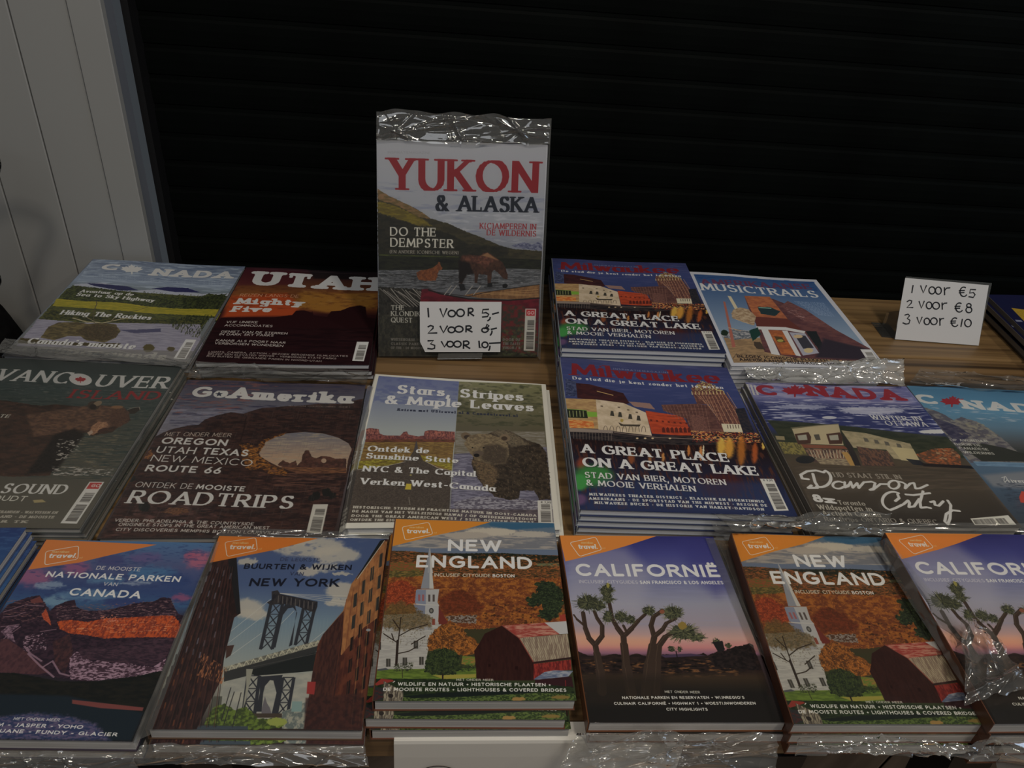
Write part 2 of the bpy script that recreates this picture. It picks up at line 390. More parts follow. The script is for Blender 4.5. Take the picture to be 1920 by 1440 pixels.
# ---------------------------------------------------------------- the printed covers
def CV(quad,zoom,**k):
    x0,y0,s=zoom; return Cover([((x-x0)*s,(y-y0)*s) for x,y in quad],**k)
WH=(176,172,158)
LEAF=[(0,-1),(.13,-.7),(.3,-.8),(.25,-.4),(.5,-.62),(.58,-.45),(.9,-.5),(.78,-.2),(1,-.08),(.52,.32),(.56,.5),(.08,.42),(.05,.9),(-.05,.9),(-.08,.42),(-.56,.5),(-.52,.32),(-1,-.08),(-.78,-.2),(-.9,-.5),(-.58,-.45),(-.5,-.62),(-.25,-.4),(-.3,-.8),(-.13,-.7)]
def leaf(c,x,y,rx,ry,col,sk=0): c.poly([(x+a*rx-b*sk,y+b*ry) for a,b in LEAF],col)
Q={
'stars':[(705,703.5),(1023,722.6),(1051,994),(632,991)],
'go':[(353,713),(686,722.5),(632,1008),(183,1011)],
'utah':[(462,502),(718,512),(692,685),(365,681)],
'moose':[(175,487),(460,501),(348,684),(5,668)],
'yukon':[(706,262),(1027.5,271.5),(1008.8,669),(709.7,668)],
'milF':[(1050,672.5),(1362,692),(1496,970),(1087.5,956)],
'milB':[(1035,486),(1285,495.6),(1362,663),(1052.6,652)],
'music':[(1291.7,510),(1530,525.7),(1663,690),(1371.7,686.7)],
'van':[(-8,672),(342,687),(150,992),(-320,985)],
'daw':[(1397,718),(1698,726),(1916,989),(1537,985)],
'can2':[(1700,724),(2030,737),(2285,1010),(1918,998)],
'nat':[(87,1012),(403,1018),(250,1390),(-151,1384)],
'NY':[(411,1005),(727,1010),(679,1370),(275,1367)],
'NE':[(742,973),(1039,981),(1081,1313),(700,1314)],
'cal':[(1050,1004),(1337,1006),(1477,1354),(1105,1354.5)],
'NE2':[(1372,1000),(1662,1008),(1864,1358),(1489,1357)],
'cal2':[(1660,999),(1950,1003),(2250,1354),(1866,1357)],
'blue':[(-290,985),(50,991),(-190,1330),(-640,1320)],
'dark':[(1850,553),(2080,560),(2235,700),(1992,690)],
}
def logo(c,TL,TR,BR,BL):
    """white rounded parallelogram badge reading 'meridian travel.'"""
    q=[np.array(p,float) for p in (TL,TR,BR,BL)]
    P=lambda u,v:tuple((q[0]*(1-u)+q[1]*u)*(1-v)+(q[3]*(1-u)+q[2]*u)*v)
    h=abs(q[3][1]-q[0][1])
    c.ln([P(u,v) for u,v in [(0,.12),(.02,.04),(.07,0),(.93,0),(.98,.04),(1,.12),(1,.88),(.98,.96),(.93,1),(.07,1),(.02,.96),(0,.88),(0,.12)]],h*.05,(208,192,172))
    a,b=P(.08,.72),P(.94,.62);m=(a[1]+b[1])/2+h*.02
    c.txt('travel.',a[0],m,b[0],m,h*.34,(216,206,190),'bold',sp=.24)
    c.txt('meridian',a[0]+(b[0]-a[0])*.14,m-h*.38,a[0]+(b[0]-a[0])*.74,m-h*.37,h*.15,(206,160,112),'sans')
    e=P(1.04,.98);c.txt('nl',e[0],e[1],e[0]+h*.2,e[1],h*.12,(205,160,110),'thin')
def tri(c,p,col=(176,104,34)): c.poly(p,col)

def cov_stars():
    c=CV(Q['stars'],(620,680,4.1739),gain=2.5,seed=3); c.bg([(0,(158,156,146)),(1,(158,156,146))])
    In=[(378,112),(1650,182),(1745,1252),(105,1256)]
    L=[(378,112),(1022,155),(948,1256),(105,1256)];
    c.grad(L,(74,82,118),(120,126,126),(600,120),(600,540))
    c.tx([(380,112),(1020,155),(1000,330),(330,330)],(62,70,112),(60,30),.45,.5)
    # mesas
    c.poly([(278,610),(282,520),(310,512),(385,522),(390,556),(430,570),(560,575),(585,545),(610,542),(622,566),(700,582),(745,575),(757,540),(800,532),(870,540),(990,545),(990,625),(276,625)],(112,62,56),c2=(74,42,44),ns=(9,16),kk=4,rough=3)
    c.tx([(280,520),(385,524),(390,560),(280,560)],(140,84,70),(5,20),.45,.8); c.tx([(757,540),(990,545),(990,590),(757,580)],(140,80,66),(6,24),.45,.8)
    c.poly([(276,600),(990,606),(985,640),(272,632)],(96,52,40),c2=(60,40,32),ns=(30,6),rough=2)
    c.poly([(272,622),(985,628),(965,850),(215,840)],(112,88,44),c2=(88,66,38),ns=(30,6),kk=5)
    c.poly([(228,770),(560,740),(560,790),(400,820),(215,838)],(128,120,36),c2=(84,74,30),ns=(20,6),kk=5,soft=4)
    c.poly([(720,730),(975,770),(968,850),(880,820),(750,780)],(128,118,38),c2=(90,78,30),ns=(20,6),kk=5,soft=4)
    c.tx([(230,640),(975,640),(970,780),(215,830)],(70,52,30),(26,5),.55,.7)
    # road
    c.poly([(684,618),(690,618),(700,690),(740,770),(850,828),(965,850),(948,1256),(105,1256),(180,840),(215,832),(420,812),(560,790),(630,750),(668,690)],(66,58,52),c2=(52,46,42),ns=(7,7),kk=3)
    c.poly([(684,618),(690,618),(705,700),(668,700)],(58,54,56))
    c.ln([(215,836),(450,810),(600,780)],5,(130,124,112));c.ln([(760,778),(860,830),(965,852)],5,(130,124,112))
    c.fur(L[2:]+[(215,840),(960,860)],[(84,76,66),(44,38,34)],500,10,80,2,60,.5)
    for a,b in (((610,950),(655,1000)),): c.poly([(610,952),(650,955),(648,1000),(598,998)],(150,132,40))
    c.poly([(638,880),(652,880),(650,892),(634,890)],(120,110,60));c.ln([(630,1060),(640,1120)],5,(96,90,80))
    # bear half
    R=[(1022,155),(1650,182),(1745,1252),(948,1256)]
    c.grad(R,(92,92,62),(70,66,50),(1300,170),(1300,520))
    c.tx([(1022,155),(1650,182),(1670,500),(1000,500)],(52,54,38),(60,30),.5,.9,4); c.tx([(1022,155),(1650,182),(1670,400),(1010,400)],(110,104,84),(50,24),.58,.8,4)
    c.poly([(1000,540),(1675,540),(1690,700),(985,740)],(104,100,92),c2=(86,80,66),ns=(50,10),soft=6)
    c.poly([(985,720),(1690,660),(1745,1252),(948,1256)],(96,94,110),c2=(70,68,84),ns=(44,9),kk=5,soft=8)
    body=[(1270,548),(1330,528),(1400,532),(1460,560),(1530,600),(1640,640),(1688,700),(1712,900),(1722,1068),(1640,1075),(1600,1000),(1500,1000),(1480,1080),(1420,1075),(1300,1050),(1240,1000),(1190,940),(1150,880),(1120,800),(1140,720),(1120,640)]
    c.poly(body,(52,44,36),c2=(36,31,27),ns=(26,26),rough=7,rs=20)
    c.poly([(1270,548),(1330,528),(1400,532),(1460,560),(1560,640),(1420,660),(1380,600)],(90,80,62),c2=(66,58,47),rough=10,soft=16)
    c.poly([(1120,760),(1180,760),(1280,780),(1330,860),(1300,960),(1240,980),(1180,900)],(92,74,52),c2=(56,46,36),rough=14,soft=16)
    c.fur(body,[(92,78,60),(34,29,26),(70,58,44),(110,92,68)],900,20,-70,3,40,.6)
    c.ell(1082,582,46,30,(84,70,54),rot=20,rough=3);c.ell(1086,586,26,16,(46,38,32))
    c.ell(1375,592,42,32,(92,78,60),rough=3);c.ell(1372,594,24,16,(52,42,34))
    head=[(1060,640),(1090,585),(1160,560),(1260,560),(1340,590),(1400,640),(1410,720),(1380,790),(1290,800),(1210,780),(1150,760),(1110,710)]
    c.poly(head,(104,90,66),c2=(78,66,50),ns=(18,18),rough=5,soft=2)
    c.poly([(1220,650),(1330,640),(1400,680),(1390,790),(1290,800),(1210,770),(1190,740)],(50,43,36),c2=(62,52,42),soft=26,rough=8)
    c.fur(head,[(124,108,80),(70,58,44),(92,78,58)],320,12,-60,2.5,40,.6)
    c.ell(1172,715,42,24,(70,60,50),rot=-12,soft=3);c.ell(1160,728,22,14,(24,22,22));c.ell(1128,668,6,5,(20,18,16));c.ell(1215,668,7,5,(20,18,16))
    c.poly([(1130,1060),(1250,1040),(1400,1080),(1500,1060),(1600,1080),(1720,1090),(1735,1160),(1000,1160),(980,1100)],(112,110,118),c2=(66,62,74),ns=(20,8),kk=7,rough=10,soft=5)
    c.poly([(955,1150),(1738,1150),(1745,1252),(948,1256)],(74,66,70),c2=(56,50,56),ns=(40,9),soft=6)
    c.txt('Stars, Stripes',520,245,1518,305,66,WH,'serifb',sh=(2,2,(60,60,70)))
    c.txt('& Maple Leaves',425,325,1595,385,66,WH,'serifb',sh=(2,2,(60,60,70)))
    c.txt('Reizen met UStravel.nl & Canadatravel.nl',532,380,1472,428,20,(30,34,50),'slab',sp=.7)
    sh=(3,4,(24,22,20))
    c.txt('Ontdek de',290,692,788,716,44,WH,'serifb',sh=sh);c.txt('Sunshine State',275,748,1020,792,44,WH,'serifb',sh=sh)
    c.txt('NYC & The Capital',252,850,1155,896,46,WH,'serifb',sh=sh);c.txt('Verken West-Canada',232,950,1308,1010,50,WH,'serifb',sh=sh)
    for i,(s,x0,y0,x1,y1) in enumerate([('HISTORISCHE STEDEN EN PRACHTIGE NATUUR IN OOST-CANADA',180,1140,1618,1205),('DE MAGIE VAN HET VEELZIJDIGE HAWAI / OP ONTDEKKINGSTOCHT',172,1172,1618,1236),('DOOR THE GREAT AMERICAN WEST / STIEL GOTTEN IN WEST',166,1208,1600,1262),('ONTDEK THE EIGHT STATES AND THE PARKS',155,1240,1100,1268)]):
        c.txt(s,x0,y0,x1,y1,20,(150,146,134),'slab',sp=.6)
    c.bar(1625,1078,1728,1080,1742,1262,1632,1258); c.txt('\u20ac 7,95',1650,1098,1726,1102,14,(40,40,40),'sans')
    return c

def cov_go():
    c=CV(Q['go'],(180,690,3.6923),gain=2.7,seed=5)
    c.bg([(0,(58,52,66)),(.12,(66,66,80)),(.3,(92,92,106)),(.45,(88,84,92)),(1,(44,34,34))])
    c.tx([(600,90),(1870,120),(1700,300),(500,420)],(44,44,66),(120,16),.5,.8,5,soft=10);c.tx([(600,90),(1300,110),(1000,300),(450,360)],(104,66,66),(70,20),.55,.8,6,soft=10)
    c.tx([(500,280),(1050,280),(900,420),(420,440)],(108,108,124),(80,14),.5,.7,5,soft=10)
    rock=[(370,560),(420,470),(520,425),(640,400),(720,395),(760,360),(860,325),(940,308),(1030,318),(1080,300),(1160,275),(1260,270),(1320,262),(1440,255),(1560,245),(1700,250),(1850,215),(1868,220),(1650,1140),(30,1180),(330,600)]
    c.poly(rock,(52,35,33),c2=(36,26,27),ns=(50,26),kk=4,rough=5,rs=40)
    c.tx(rock,(70,44,38),(60,10),.56,.6,6);c.tx(rock,(30,22,24),(50,12),.56,.6,6)
    c.ln([(1050,330),(1030,440),(1010,500)],8,(28,20,22),.7);c.ln([(720,400),(600,470)],6,(30,22,24),.5)
    arch=[(1130,570),(1150,520),(1220,480),(1330,448),(1450,438),(1580,450),(1680,480),(1750,520),(1772,560),(1745,640),(1735,720),(1600,720),(1400,705),(1280,680),(1200,640),(1150,610)]
    c.poly(arch,(112,96,88),rough=3,rs=20)
    c.grad(arch,(88,88,98),(136,112,92),(1450,450),(1450,620)); c.tx(arch,(132,120,104),(60,9),.5,.8,5);c.tx(arch,(84,82,90),(70,8),.6,.7,5)
    c.poly([(1000,530),(1060,520),(1130,545),(1150,500),(1300,448),(1330,446),(1200,500),(1150,560),(1130,590),(1200,650),(1300,690),(1350,730),(1320,745),(1220,730),(1150,690),(1080,700),(1050,690)],(118,72,30),c2=(52,34,28),ns=(16,10),kk=8,rough=12,rs=20,soft=3)
    c.tx([(1040,560),(1120,560),(1200,680),(1060,690)],(150,98,40),(14,7),.58,.9,8)
    c.poly([(1265,665),(1300,632),(1350,655),(1390,635),(1400,670),(1430,640),(1435,600),(1455,565),(1480,565),(1500,610),(1530,620),(1570,605),(1620,610),(1660,625),(1735,625),(1735,720),(1500,715),(1350,700)],(74,46,40),c2=(52,34,32),ns=(20,20),rough=3)
    c.ell(1582,638,18,16,(134,112,94),soft=1); c.poly([(1280,680),(1735,690),(1735,725),(1400,725)],(110,70,46),c2=(60,40,34),ns=(40,6),rough=3)
    c.poly([(345,600),(390,560),(400,600),(380,630),(340,625)],(120,74,38),c2=(60,38,32),ns=(14,14),rough=6,soft=3)
    c.tx([(1150,690),(1700,740),(1680,900),(1100,820)],(92,60,50),(70,12),.5,.7,5,soft=8);c.tx([(300,930),(800,960),(900,1100),(60,1170)],(84,56,54),(50,14),.52,.8,5,soft=8)
    c.poly([(460,1000),(520,965),(640,975),(660,1000),(560,1020)],(96,62,42),c2=(60,40,34),soft=4,rough=6)
    for x,y,r in ((1600,860,34),(1530,880,30),(1640,880,26),(1500,900,24),(340,960,40),(250,760,30)): c.ell(x,y,r,r*.9,(26,26,26),rough=8,soft=3)
    c.tx(None,(78,72,70),(3,120),.66,.35,8)
    W=(178,174,160);n=[0]
    c.txt('Go',650,202,908,212,72,W,'black');c.ell(858,186,34,20,W);c.poly([(858+28*(1 if i%2==0 else .42)*math.sin(i*math.pi/5),186-19*(1 if i%2==0 else .42)*math.cos(i*math.pi/5)) for i in range(10)],(36,40,56))
    c.txt('Amerika',920,214,1768,248,78,W,'slab')
    c.ln([(620,232),(1200,262)],3,(110,108,112),.6);c.txt('HET MAGAZINE VOOR NOORD-AMERIKA - 2024 NR 2',1340,262,1760,276,9,(150,140,130),'thin')
    T=(190,186,172)
    c.txt('MET ONDER MEER',478,470,942,478,28,(150,140,130),'thin')
    c.txt('OREGON',450,522,910,540,46,T,'bold');c.txt('UTAH',415,584,690,596,46,T,'sans');c.txt('TEXAS',735,596,1058,608,46,T,'bold')
    c.txt('NEW MEXICO',378,642,1085,676,46,T,'thin');c.txt('ROUTE 66',340,712,868,732,46,T,'bold')
    c.txt('ONTDEK DE',270,822,672,838,38,T,'thin');c.txt('MOOISTE',698,838,1035,852,36,T,'bold')
    c.txt('ROADTRIPS',210,935,1366,972,92,T,'serif')
    c.txt('VERDER: PHILADELPHIA & THE COUNTRYSIDE',128,1064,1098,1090,22,T,'sans');c.txt('ORIGINELE STOPS IN THE GREAT AMERICAN WEST',155,1094,1205,1118,22,T,'sans');c.txt('CITY DISCOVERIES MEMPHIS BOSTON LOUISVILLE',135,1130,1275,1152,22,T,'sans')
    c.bar(1508,942,1610,942,1565,1150,1460,1140)
    return c

def cov_utah():
    c=CV(Q['utah'],(340,460,4),gain=3.1,seed=7,w=600)
    c.bg([(0,(30,16,20)),(.12,(48,24,24)),(.3,(92,44,24)),(.44,(100,52,22)),(.52,(40,16,18)),(.7,(26,9,12)),(1,(12,9,11))])
    c.grad([(480,160),(1500,200),(1500,420),(380,400)],(38,18,24),(110,62,24),(900,200),(900,420),soft=30)
    c.poly([(380,380),(800,360),(900,450),(860,530),(310,540)],(128,46,18),soft=30);c.poly([(900,350),(1470,360),(1470,470),(1100,500),(850,460)],(118,76,26),soft=30)
    c.tx([(400,300),(1500,300),(1480,480),(350,480)],(58,28,18),(60,26),.5,.7,2.6,soft=14);c.tx([(900,330),(1470,340),(1400,460),(900,440)],(134,96,40),(60,30),.5,.6,2.4,soft=10)
    c.poly([(420,170),(900,200),(850,300),(430,300)],(56,18,26),soft=30,a=.7);c.poly([(950,170),(1510,200),(1490,260),(1000,250)],(18,16,18),soft=20,a=.8)
    c.poly([(300,540),(700,540),(840,520),(870,488),(930,485),(985,500),(990,490),(1000,520),(1100,532),(1130,490),(1200,486),(1265,460),(1340,450),(1385,460),(1395,540),(1470,550),(1430,900),(100,890)],(28,10,13),rough=2)
    c.poly([(240,620),(1450,620),(1420,905),(110,890)],(20,8,11),c2=(28,11,14),ns=(120,20),soft=30)
    c.txt('UTAH',520,300,1480,345,104,(172,168,158),'slab')
    c.ln([(550,182),(1400,218)],3,(90,70,66),.6)
    c.txt('REIZEN LANGS DE',440,384,885,392,22,(170,110,80),'thin');c.txt('Mighty',405,440,915,452,46,(200,180,160),'slab');c.txt('Five',375,498,680,502,46,(200,180,160),'slab')
    T=(150,142,136)
    for s,x0,y0,x1,y1 in [('VIJF UNIEKE',338,582,578,586),('ACCOMMODATIES',326,606,690,614),('GENIET VAN DE STERREN',298,654,802,668),('IN DARK SKY PARKS',286,674,698,684),('KANAB ALS POORT NAAR',260,720,788,738),('VERBORGEN WONDEREN',250,742,770,762)]: c.txt(s,x0,y0,x1,y1,17,T,'sans')
    for s,x0,y0,x1,y1 in [('LIGHTS, CAMERA, ACTION - BEZOEK BEROEMDE FILMLOCATIES',205,806,1252,838),('BELEEF EEN ELEVATED WINTER - VERBORGEN STATE PARKS',200,822,1166,856),('RUN BUITEN DE GEBAANDE PADEN IN NOORD-UTAH',190,838,1056,876)]: c.txt(s,x0,y0,x1,y1,13,(130,122,116),'sans')
    c.bar(1320,722,1408,724,1370,872,1284,868)
    return c

def cov_moose():
    c=CV(Q['moose'],(0,460,4),gain=3.4,seed=9,w=600)
    c.bg([(0,(70,80,98)),(.25,(92,104,122)),(.3,(80,90,100)),(1,(70,70,70))])
    c.tx([(700,100),(1850,160),(1700,360),(560,300)],(112,124,138),(90,14),.48,.8,5);c.tx([(700,100),(1850,160),(1750,300),(620,240)],(44,56,84),(100,10),.6,.7,6)
    c.poly([(560,300),(760,290),(1000,350),(1250,330),(1500,370),(1720,370),(1680,420),(520,340)],(116,120,132),rough=8,soft=3)
    c.poly([(640,292),(760,300),(950,318),(1030,345),(900,350),(700,315)],(28,30,62),rough=4,soft=2);c.poly([(1130,330),(1250,318),(1400,325),(1500,360),(1300,355)],(30,32,66),rough=4,soft=2)
    c.poly([(500,330),(1700,400),(1500,640),(230,620)],(40,44,30),c2=(64,66,30),ns=(20,6),rough=6)
    c.poly([(540,308),(900,352),(1200,392),(1500,395),(1560,370),(1720,390),(1660,500),(1600,520),(400,440),(470,370)],(30,34,24),c2=(52,58,30),ns=(14,10),kk=5,rough=10)
    c.fur([(540,320),(1700,400),(1640,500),(430,430)],[(20,24,18),(56,62,30),(36,42,24)],420,26,85,4,12,.8)
    c.poly([(1360,420),(1700,370),(1620,560),(1380,540)],(24,28,20),rough=14,c2=(44,50,26),ns=(10,16))
    c.poly([(420,408),(620,430),(900,440),(1100,465),(1300,480),(1640,490),(1610,545),(1400,530),(1100,515),(900,500),(390,465)],(120,108,26),c2=(96,92,24),ns=(40,5),rough=5)
    c.poly([(360,490),(700,520),(1000,540),(1300,560),(1560,560),(1480,650),(1280,630),(1200,600),(900,590),(300,560)],(30,34,24),c2=(58,58,28),ns=(16,8),rough=10,kk=5)
    c.poly([(280,560),(600,590),(1000,590),(1500,600),(1500,800),(1390,880),(40,850),(170,700)],(104,102,114),c2=(88,86,100),ns=(60,8),rough=5)
    c.fur([(1230,560),(1600,520),(1480,700),(1330,640)],[(24,28,20),(48,52,28)],220,34,-80,5,10,.8)
    c.poly([(880,640),(1000,640),(1200,630),(1200,655),(1000,665)],(52,52,74),soft=3,rough=5)
    c.poly([(300,700),(360,620),(430,590),(560,585),(660,600),(760,590),(860,600),(895,650),(860,700),(780,735),(640,720),(600,690),(500,690),(400,720)],(78,68,42),c2=(52,46,32),ns=(30,16),rough=4)
    c.poly([(560,650),(720,600),(870,620),(880,680),(800,720),(660,710)],(44,38,28),c2=(62,52,36),rough=6,soft=3)
    c.ln([(540,556),(640,585),(760,592),(900,562),(990,548)],9,(128,118,92));c.ln([(700,590),(690,520),(720,450),(715,430)],6,(60,54,40));c.ln([(820,590),(900,510),(1010,500),(1100,470)],6,(60,54,40));c.ln([(900,560),(880,520)],6,(120,110,86));c.ln([(640,550),(700,580),(740,588)],5,(110,100,76));c.ln([(860,540),(830,575)],5,(110,100,76))
    c.poly([(150,700),(500,735),(900,740),(880,770),(130,740)],(50,44,28),rough=6);c.ell(1110,775,44,30,(58,52,30),rough=8,soft=3);c.ell(1280,785,30,18,(58,52,34),rough=8,soft=3)
    c.poly([(60,760),(1450,800),(1400,900),(20,860)],(80,78,74),a=.7,soft=8)
    L=(158,164,162)
    c.txt('C',740,188,880,195,44,L,'slab',sh=(3,3,(50,60,80)));leaf(c,985,190,85,40,L);c.txt('NADA',1120,232,1730,256,56,L,'slab',sh=(4,4,(50,60,80)))
    for y in (240,256): c.txt('VAN VANCOUVER TOT HALIFAX - DE MOOISTE ROUTES DOOR HET LAND',700,y,1660,y+48,8,(60,70,92),'thin')
    sh=(3,3,(24,26,24));T=(150,150,136)
    c.txt('Avontuur op de',590,362,990,388,22,T,'serifb',sh=sh);c.txt('Sea to Sky Highway',560,388,1145,432,24,T,'serifb',sh=sh);c.txt('Hiking The Rockies',440,528,1120,566,34,T,'serifb',sh=sh)
    c.txt("Canada's mooiste",190,742,1000,784,44,(176,172,160),'serifb',sh=sh);c.txt('campgrounds',150,800,1240,862,50,(108,106,102),'serifb')
    c.bar(1390,712,1470,716,1390,860,1300,852)
    return c

def cov_yukon():
    c=CV(Q['yukon'],(690,190,5.3333),gain=2.25,seed=11,w=700)
    D=1280 # lower zoom rows start here
    c.bg([(0,(128,130,138)),(.35,(120,124,134)),(.5,(96,100,112)),(1,(40,38,36))])
    c.tx([(90,800),(1790,900),(1760,1440),(90,1300)],(96,102,124),(160,24),.54,.6,5,soft=10);c.tx([(600,1050),(1760,1120),(1760,1440),(900,1350)],(146,148,156),(120,20),.52,.6,5,soft=10)
    # far peaks
    c.poly([(1420,1440),(1500,D+140),(1560,D+125),(1640,D+150),(1700,D+125),(1740,D+150),(1740,D+210),(1550,D+190)],(58,62,88),c2=(98,102,122),ns=(20,12),rough=5)
    hill=[(95,875),(200,940),(330,1000),(480,1070),(620,1165),(800,1215),(960,1290),(1120,1350),(1300,1430),(1440,D+190),(1740,D+215),(1735,D+310),(105,D+280)]
    c.poly(hill,(54,50,36),c2=(42,40,32),ns=(60,16),rough=5)
    c.poly([(95,875),(220,950),(400,1030),(560,1120),(620,1170),(500,1150),(300,1040),(100,980)],(112,84,56),c2=(84,70,42),ns=(40,12),rough=6,soft=4)
    c.poly([(95,1000),(260,1030),(400,1100),(560,1180),(640,1240),(500,1240),(300,1170),(100,1110)],(100,88,30),c2=(78,68,30),ns=(50,14),rough=10,soft=8)
    c.poly([(95,1110),(300,1180),(520,1250),(800,1310),(1000,1420),(1400,D+180),(1400,D+270),(105,D+260)],(30,31,28),c2=(40,38,32),ns=(50,20),rough=12,soft=10)
    c.poly([(105,D+240),(600,D+255),(1000,D+265),(1735,D+300),(1730,D+420),(1400,D+395),(105,D+405)],(24,25,24),c2=(34,36,28),ns=(60,12),soft=3)
    c.poly([(110,D+245),(900,D+262),(900,D+275),(110,D+262)],(60,66,34),c2=(40,44,30),ns=(30,4),soft=2)
    c.poly([(105,D+402),(700,D+410),(1400,D+385),(1728,D+400),(1715,D+600),(105,D+600)],(84,86,92),c2=(56,58,62),ns=(70,6),kk=6)
    c.tx([(105,D+440),(1300,D+470),(1300,D+600),(105,D+600)],(34,34,36),(60,5),.52,.8,7);c.tx([(105,D+410),(1720,D+400),(1720,D+560),(105,D+600)],(120,122,126),(50,4),.62,.8,8)
    # grass/driftwood bank
    c.poly([(105,D+570),(560,D+600),(620,D+760),(600,D+1250),(110,D+1265)],(28,27,25),c2=(44,42,38),ns=(16,26),rough=10)
    for i in range(12):
        x=120+i*36;c.ln([(x,D+590+(i%3)*14),(x+80,D+660+(i%4)*10),(x+190,D+770)],9,(118,114,108) if i%2 else (90,86,82))
    c.poly([(105,D+850),(520,D+840),(620,D+1270),(105,D+1270)],(52,50,42),c2=(36,35,32),ns=(26,30),rough=8)
    c.poly([(620,D+1150),(1700,D+1080),(1700,D+1290),(600,D+1270)],(32,32,28),c2=(48,46,34),ns=(26,20))
    c.fur([(110,D+860),(600,D+860),(600,D+1260),(110,D+1260)],[(70,68,52),(30,30,28)],200,24,80,4,30,.5)
    # moose
    B=[(930,D+255),(1010,D+245),(1120,D+258),(1150,D+230),(1190,D+225),(1250,D+258),(1310,D+300),(1345,D+330),(1370,D+380),(1395,D+450),(1388,D+495),(1350,D+490),(1300,D+430),(1260,D+400),(1235,D+420),(1222,D+540),(1192,D+545),(1190,D+450),(1100,D+440),(1088,D+530),(1062,D+530),(1060,D+440),(985,D+440),(960,D+480),(935,D+540),(905,D+530),(920,D+430),(900,D+330)]
    c.poly(B,(46,30,26),c2=(62,40,32),ns=(20,26),rough=3)
    c.poly([(930,D+262),(1120,D+262),(1190,D+232),(1290,D+300),(1220,D+330),(1170,D+390),(1120,D+340),(960,D+300)],(94,56,44),c2=(66,40,34),ns=(20,14),soft=14,rough=8)
    c.poly([(1130,D+255),(1190,D+228),(1300,D+305),(1240,D+285)],(118,84,56),soft=8)
    c.poly([(900,D+300),(1010,D+330),(1050,D+440),(985,D+445),(935,D+530),(905,D+525)],(24,20,21),soft=12,rough=6)
    c.poly([(900,D+545),(960,D+540),(970,D+600),(920,D+610)],(26,26,28),rough=6,soft=3);c.poly([(1190,D+530),(1240,D+530),(1240,D+570),(1190,D+570)],(24,24,26),rough=6);c.ell(1368,D+560,26,22,(20,20,22),rough=4)
    c.poly([(478,D+430),(520,D+405),(590,D+395),(650,D+375),(695,D+340),(700,D+315),(715,D+325),(725,D+365),(745,D+380),(730,D+400),(700,D+410),(690,D+470),(670,D+510),(560,D+510),(500,D+500)],(112,62,34),c2=(84,46,30),ns=(16,16),rough=4)
    # canoe
    c.poly([(535,D+595),(600,D+590),(720,D+635),(1000,D+690),(1400,D+710),(1710,D+690),(1700,D+1080),(1340,D+1000),(560,D+1000),(520,D+700)],(92,20,32),c2=(72,18,28),ns=(60,30))
    c.poly([(950,D+655),(1100,D+625),(1330,D+600),(1715,D+545),(1712,D+690),(1400,D+695),(1100,D+680)],(118,84,50),c2=(96,66,42),ns=(20,40))
    for k in range(4): c.ln([(1130+k*90,D+640+k*4),(1700,D+600+k*22)],6,(150,116,74),.8)
    c.ln([(600,D+600),(720,D+640),(1000,D+690),(1400,D+705),(1712,D+685)],13,(30,24,26));c.ln([(610,D+612),(1000,D+668),(1200,D+618),(1715,D+548)],6,(30,26,26))
    for x in (800,850,1010,1090): c.ln([(x-40,D+650),(x+30,D+560)],9,(120,116,112))
    c.poly([(1330,D+740),(1560,D+760),(1700,D+1000),(1700,D+1260),(1330,D+1200)],(44,46,38),c2=(90,30,32),ns=(40,30),rough=12,soft=10)
    c.tx([(1340,D+1000),(1700,D+900),(1690,D+1270),(1340,D+1260)],(66,72,44),(30,20),.5,.7)
    c.txt('INSPIRATIEMAGAZINE',195,520,620,525,24,(110,110,116),'thin')
    c.txt('YUKON',205,880,1700,915,320,(112,22,30),'disp',sp=.34)
    c.txt('& ALASKA',665,1090,1700,1112,158,(26,30,40),'serifb',sp=.3)
    c.txt('K(C)AMPEREN IN',1112,1268,1680,1280,58,(122,40,46),'serif');c.txt('DE WILDERNIS',1182,1334,1680,1350,58,(122,40,46),'serif')
    T=(160,158,150)
    c.txt('DO THE',218,1340,676,1346,88,T,'serif',sp=.34);c.txt('DEMPSTER',220,D+170,850,D+182,90,T,'serif',sp=.34)
    c.txt('(EN ANDERE ICONISCHE WEGEN)',215,D+236,900,D+244,34,(120,116,108),'serif')
    for s,y,x1 in (('THE',804,362),('KLONDIKE',864,560),('QUEST',928,440)): c.txt(s,228,D+y,x1,D+y+4,50,(150,148,140),'serif',sp=.34)
    for k,(y,s1,s2) in enumerate(((1112,'WHITEHORSE -','DOOR DE'),(1155,'CLASSIC PARKS','THE TASTE'),(1196,'OF THE - DE MOOISTE','YUKON / &'))):
        c.txt(s1,228,D+y,500+k*30,D+y+4,26,(96,92,86),'slab',sp=.6);c.txt(s2,1345,D+y,1520,D+y,26,(96,92,86),'slab',sp=.6)
    c.bar(1572,D+790,1680,D+792,1665,D+1215,1555,D+1212,top=(150,40,46));c.txt('GO',1592,D+850,1660,D+850,36,(190,150,150),'bold')
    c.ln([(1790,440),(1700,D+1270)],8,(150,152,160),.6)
    return c

